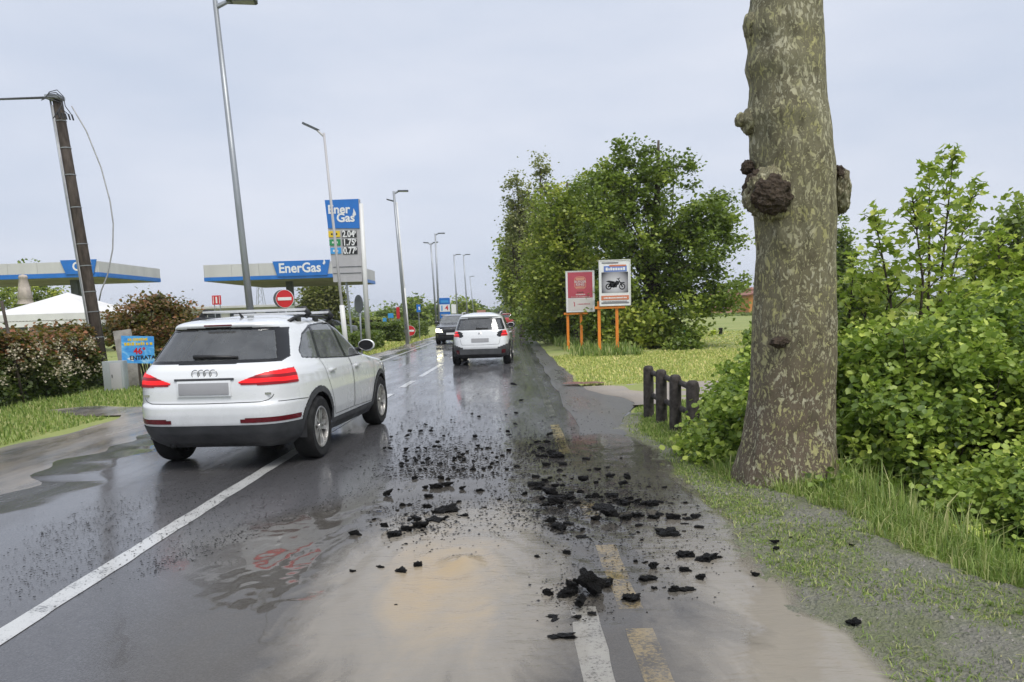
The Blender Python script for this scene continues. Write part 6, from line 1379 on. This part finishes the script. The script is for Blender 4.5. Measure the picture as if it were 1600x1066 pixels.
n = len(cp); th = rg.uniform(0, 6.28, n); cs, sn = np.cos(th)[:, None], np.sin(th)[:, None]; ja = tet[None] * rg.uniform(.7, 1.3, (n, 6, 3))
v = np.stack([ja[..., 0] * cs - ja[..., 1] * sn, ja[..., 0] * sn + ja[..., 1] * cs, ja[..., 2] * .28], -1) * cp[:, None, 2:3]; v[..., 0] += cp[:, None, 0]; v[..., 1] += cp[:, None, 1]; v[..., 2] += .004 + .3 * cp[:, None, 2] + (.009 * ((cp[:, 1] < 9) & (cp[:, 0] > -1.3)))[:, None]
link('asphalt_crumbs', np_mesh('asphalt_crumbs', v.reshape(-1, 3), (tf[None] + (np.arange(n) * 6)[:, None, None]).reshape(-1, 3), M['chunk']), label='fine black asphalt crumbs strewn over the wet lanes', cat='gravel', kind='stuff')

# ================================================================== GRASS
def grass(name, n, fx, fy, h0, h1, mat, label, seed, keep=None, wid=.0055, zf=ground_z, lean=.35, cl=0):
    rg = np.random.default_rng(seed)
    if cl:
        cx_g, cy_g = rg.uniform(*fx, cl), rg.uniform(*fy, cl); i = rg.integers(0, cl, n); s_ = np.abs(rg.normal(.06, .05, cl))[i]; x = cx_g[i] + rg.normal(0, 1, n) * s_; y = cy_g[i] + rg.normal(0, 1, n) * s_
    else: x, y = rg.uniform(*fx, n), rg.uniform(*fy, n)
    k = np.ones(n, bool) if keep is None else keep(x, y, rg); x, y = x[k], y[k]; n = len(x); z = zf(x, y) - .01
    hh = rg.uniform(h0, h1, n) * (.55 + .9 * rg.uniform(size=n) ** 2); th = rg.uniform(0, 6.28, n); d_ = np.stack([np.cos(th), np.sin(th)], -1); s_ = np.stack([-d_[:, 1], d_[:, 0]], -1); l1 = hh * np.abs(rg.normal(0, lean, n)); w_ = wid * (1 + y / 9) * rg.uniform(.7, 1.4, n)
    b0 = np.stack([x, y], -1); m0 = b0 + d_ * l1[:, None] * .35; e0 = b0 + d_ * l1[:, None] * 1.1
    V = np.stack([np.column_stack([b0 - s_ * w_[:, None] / 2, z]), np.column_stack([b0 + s_ * w_[:, None] / 2, z]), np.column_stack([m0 + s_ * w_[:, None] * .4, z + hh * .6]), np.column_stack([m0 - s_ * w_[:, None] * .4, z + hh * .6]), np.column_stack([e0, z + hh * (1 - .25 * np.minimum(1, l1 / hh))]), ], 1)
    fq = np.array([[0, 1, 2], [0, 2, 3], [3, 2, 4]]); f = (fq[None] + (np.arange(n) * 5)[:, None, None]).reshape(-1, 3)
    return link(name, np_mesh(name, V.reshape(-1, 3), f, mat, False, {'rnd': np.repeat(rg.uniform(0, 1, n), 3)}), label=label, cat='grass', kind='stuff')
clear = lambda x, y, rg: (x > road_right(y) + .06)
top_z = lambda x, y: np.maximum(ground_z(x, y), silt_z(x, y))
bank = lambda x, y, rg: clear(x, y, rg) & (x > bank_x(y) + np.abs(rg.normal(0, .10, len(x))) - .08) & (x < 3.4)
grass('bank_grass', 52000, (1.8, 3.4), (2.4, 7.6), .04, .16, M['grass'], 'tall lush grass along the top of the ditch bank', 1, bank, .0042, lean=.6, cl=2600)
grass('verge_grass', 95000, (1.45, 2.9), (1.8, 7.6), .010, .040, M['grass'], 'short sparse grass growing through the silt', 2, lambda x, y, rg: clear(x, y, rg) & (rg.uniform(size=len(x)) < np.clip(.5 + .7 * np.sin(x * 4.1 + 1.7 * np.sin(y * 1.9)) * np.sin(y * 2.7 + x), .05, 1)), .0042, zf=top_z, lean=1., cl=3800)
grass('verge_grass', 26000, (1.4, 2.9), (6.6, 12.3), .025, .07, M['grass'], 'short grass beside the water between fence and road', 3, clear, .006, lean=.5)
grass('roadside_grass', 42000, (1.2, 9), (15.6, 27), .03, .09, M['grass_dry'], 'mown pale grass between the driveway and the billboards', 4, clear, .008, lean=.5)
grass('tall_grass', 22000, (1.5, 4.2), (25, 60), .15, .40, M['grass'], 'taller grass below the roadside trees', 5, lambda x, y, rg: clear(x, y, rg) & (x > 1.9 + rg.uniform(0, 1., len(x)) * (y < 34)), .012)
grass('left_grass', 42000, (-10.3, -6.9), (7.5, 21), .03, .11, M['grass'], 'green grass strip before the flowering hedge', 6, lambda x, y, rg: (x < road_left(y) - .25 * np.sin(y * .4) + rg.uniform(-.1, .16, len(x))) & ~((y > 13.1) & (y < 14.6) & (x > -8.5 + 1.1 * np.abs(y - 14.))), .007)
grass('left_far_grass', 14000, (-8.6, -5.9), (21, 60), .04, .12, M['grass_dry'], 'pale grass at the foot of the clipped hedges', 7, lambda x, y, rg: x < -5.95, .012)
grass('ditch_grass', 12000, (2.6, 3.9), (2.2, 7.), .10, .34, M['grass'], 'long thin grass stems leaning over the ditch', 8, lambda x, y, rg: (x < 3.1) | (rg.uniform(size=len(x)) < .15), .005, lean=.5)
grass('field_grass', 30000, (3, 24), (12.4, 48), .03, .07, M['grass_dry'], 'mown grass of the field beyond the driveway', 9, lambda x, y, rg: (y > 15.7) | (x > 5.5) & (y < 12.15) , .014, lean=.6)

# pebbles and clods on the silt
rg = np.random.default_rng(44); n = 2600; x = rg.uniform(1.3, 2.9, n); y = rg.uniform(2., 7.5, n); k = x < bank_x(y) + .1; x, y = x[k], y[k]; n = len(x); sz = rg.uniform(.004, .016, n) * (1 + 1.2 * (rg.uniform(size=n) > .95)); ja = tet[None] * rg.uniform(.7, 1.3, (n, 6, 3))
v = ja * sz[:, None, None]; v[..., 0] += x[:, None]; v[..., 1] += y[:, None]; v[..., 2] = v[..., 2] * .8 + top_z(x, y)[:, None]
link('pebbles', np_mesh('pebbles', v.reshape(-1, 3), (tf[None] + (np.arange(n) * 6)[:, None, None]).reshape(-1, 3), plain('pebble_stone', (.26, .24, .21), .8, 0, .35, 3)), label='small pebbles and clods scattered over the silty verge', cat='gravel', kind='stuff')

# ================================================================== DAMP AIR
hz = NT('haze'); pvn = hz.n('VolumePrincipled'); pvn.inputs['Color'].default_value = (.96, .975, 1, 1); pvn.inputs['Density'].default_value = .0004; pvn.inputs['Anisotropy'].default_value = .2
hz.t.links.new(pvn.outputs[0], hz.o.inputs['Volume'])
USE_HAZE = True
if USE_HAZE:
    hb_ = MB().box((0, 719, 10), (1780, 1540, 24)).build('haze', hz.m, None, kind='stuff', label='thin damp haze in the air over the road', cat='haze')
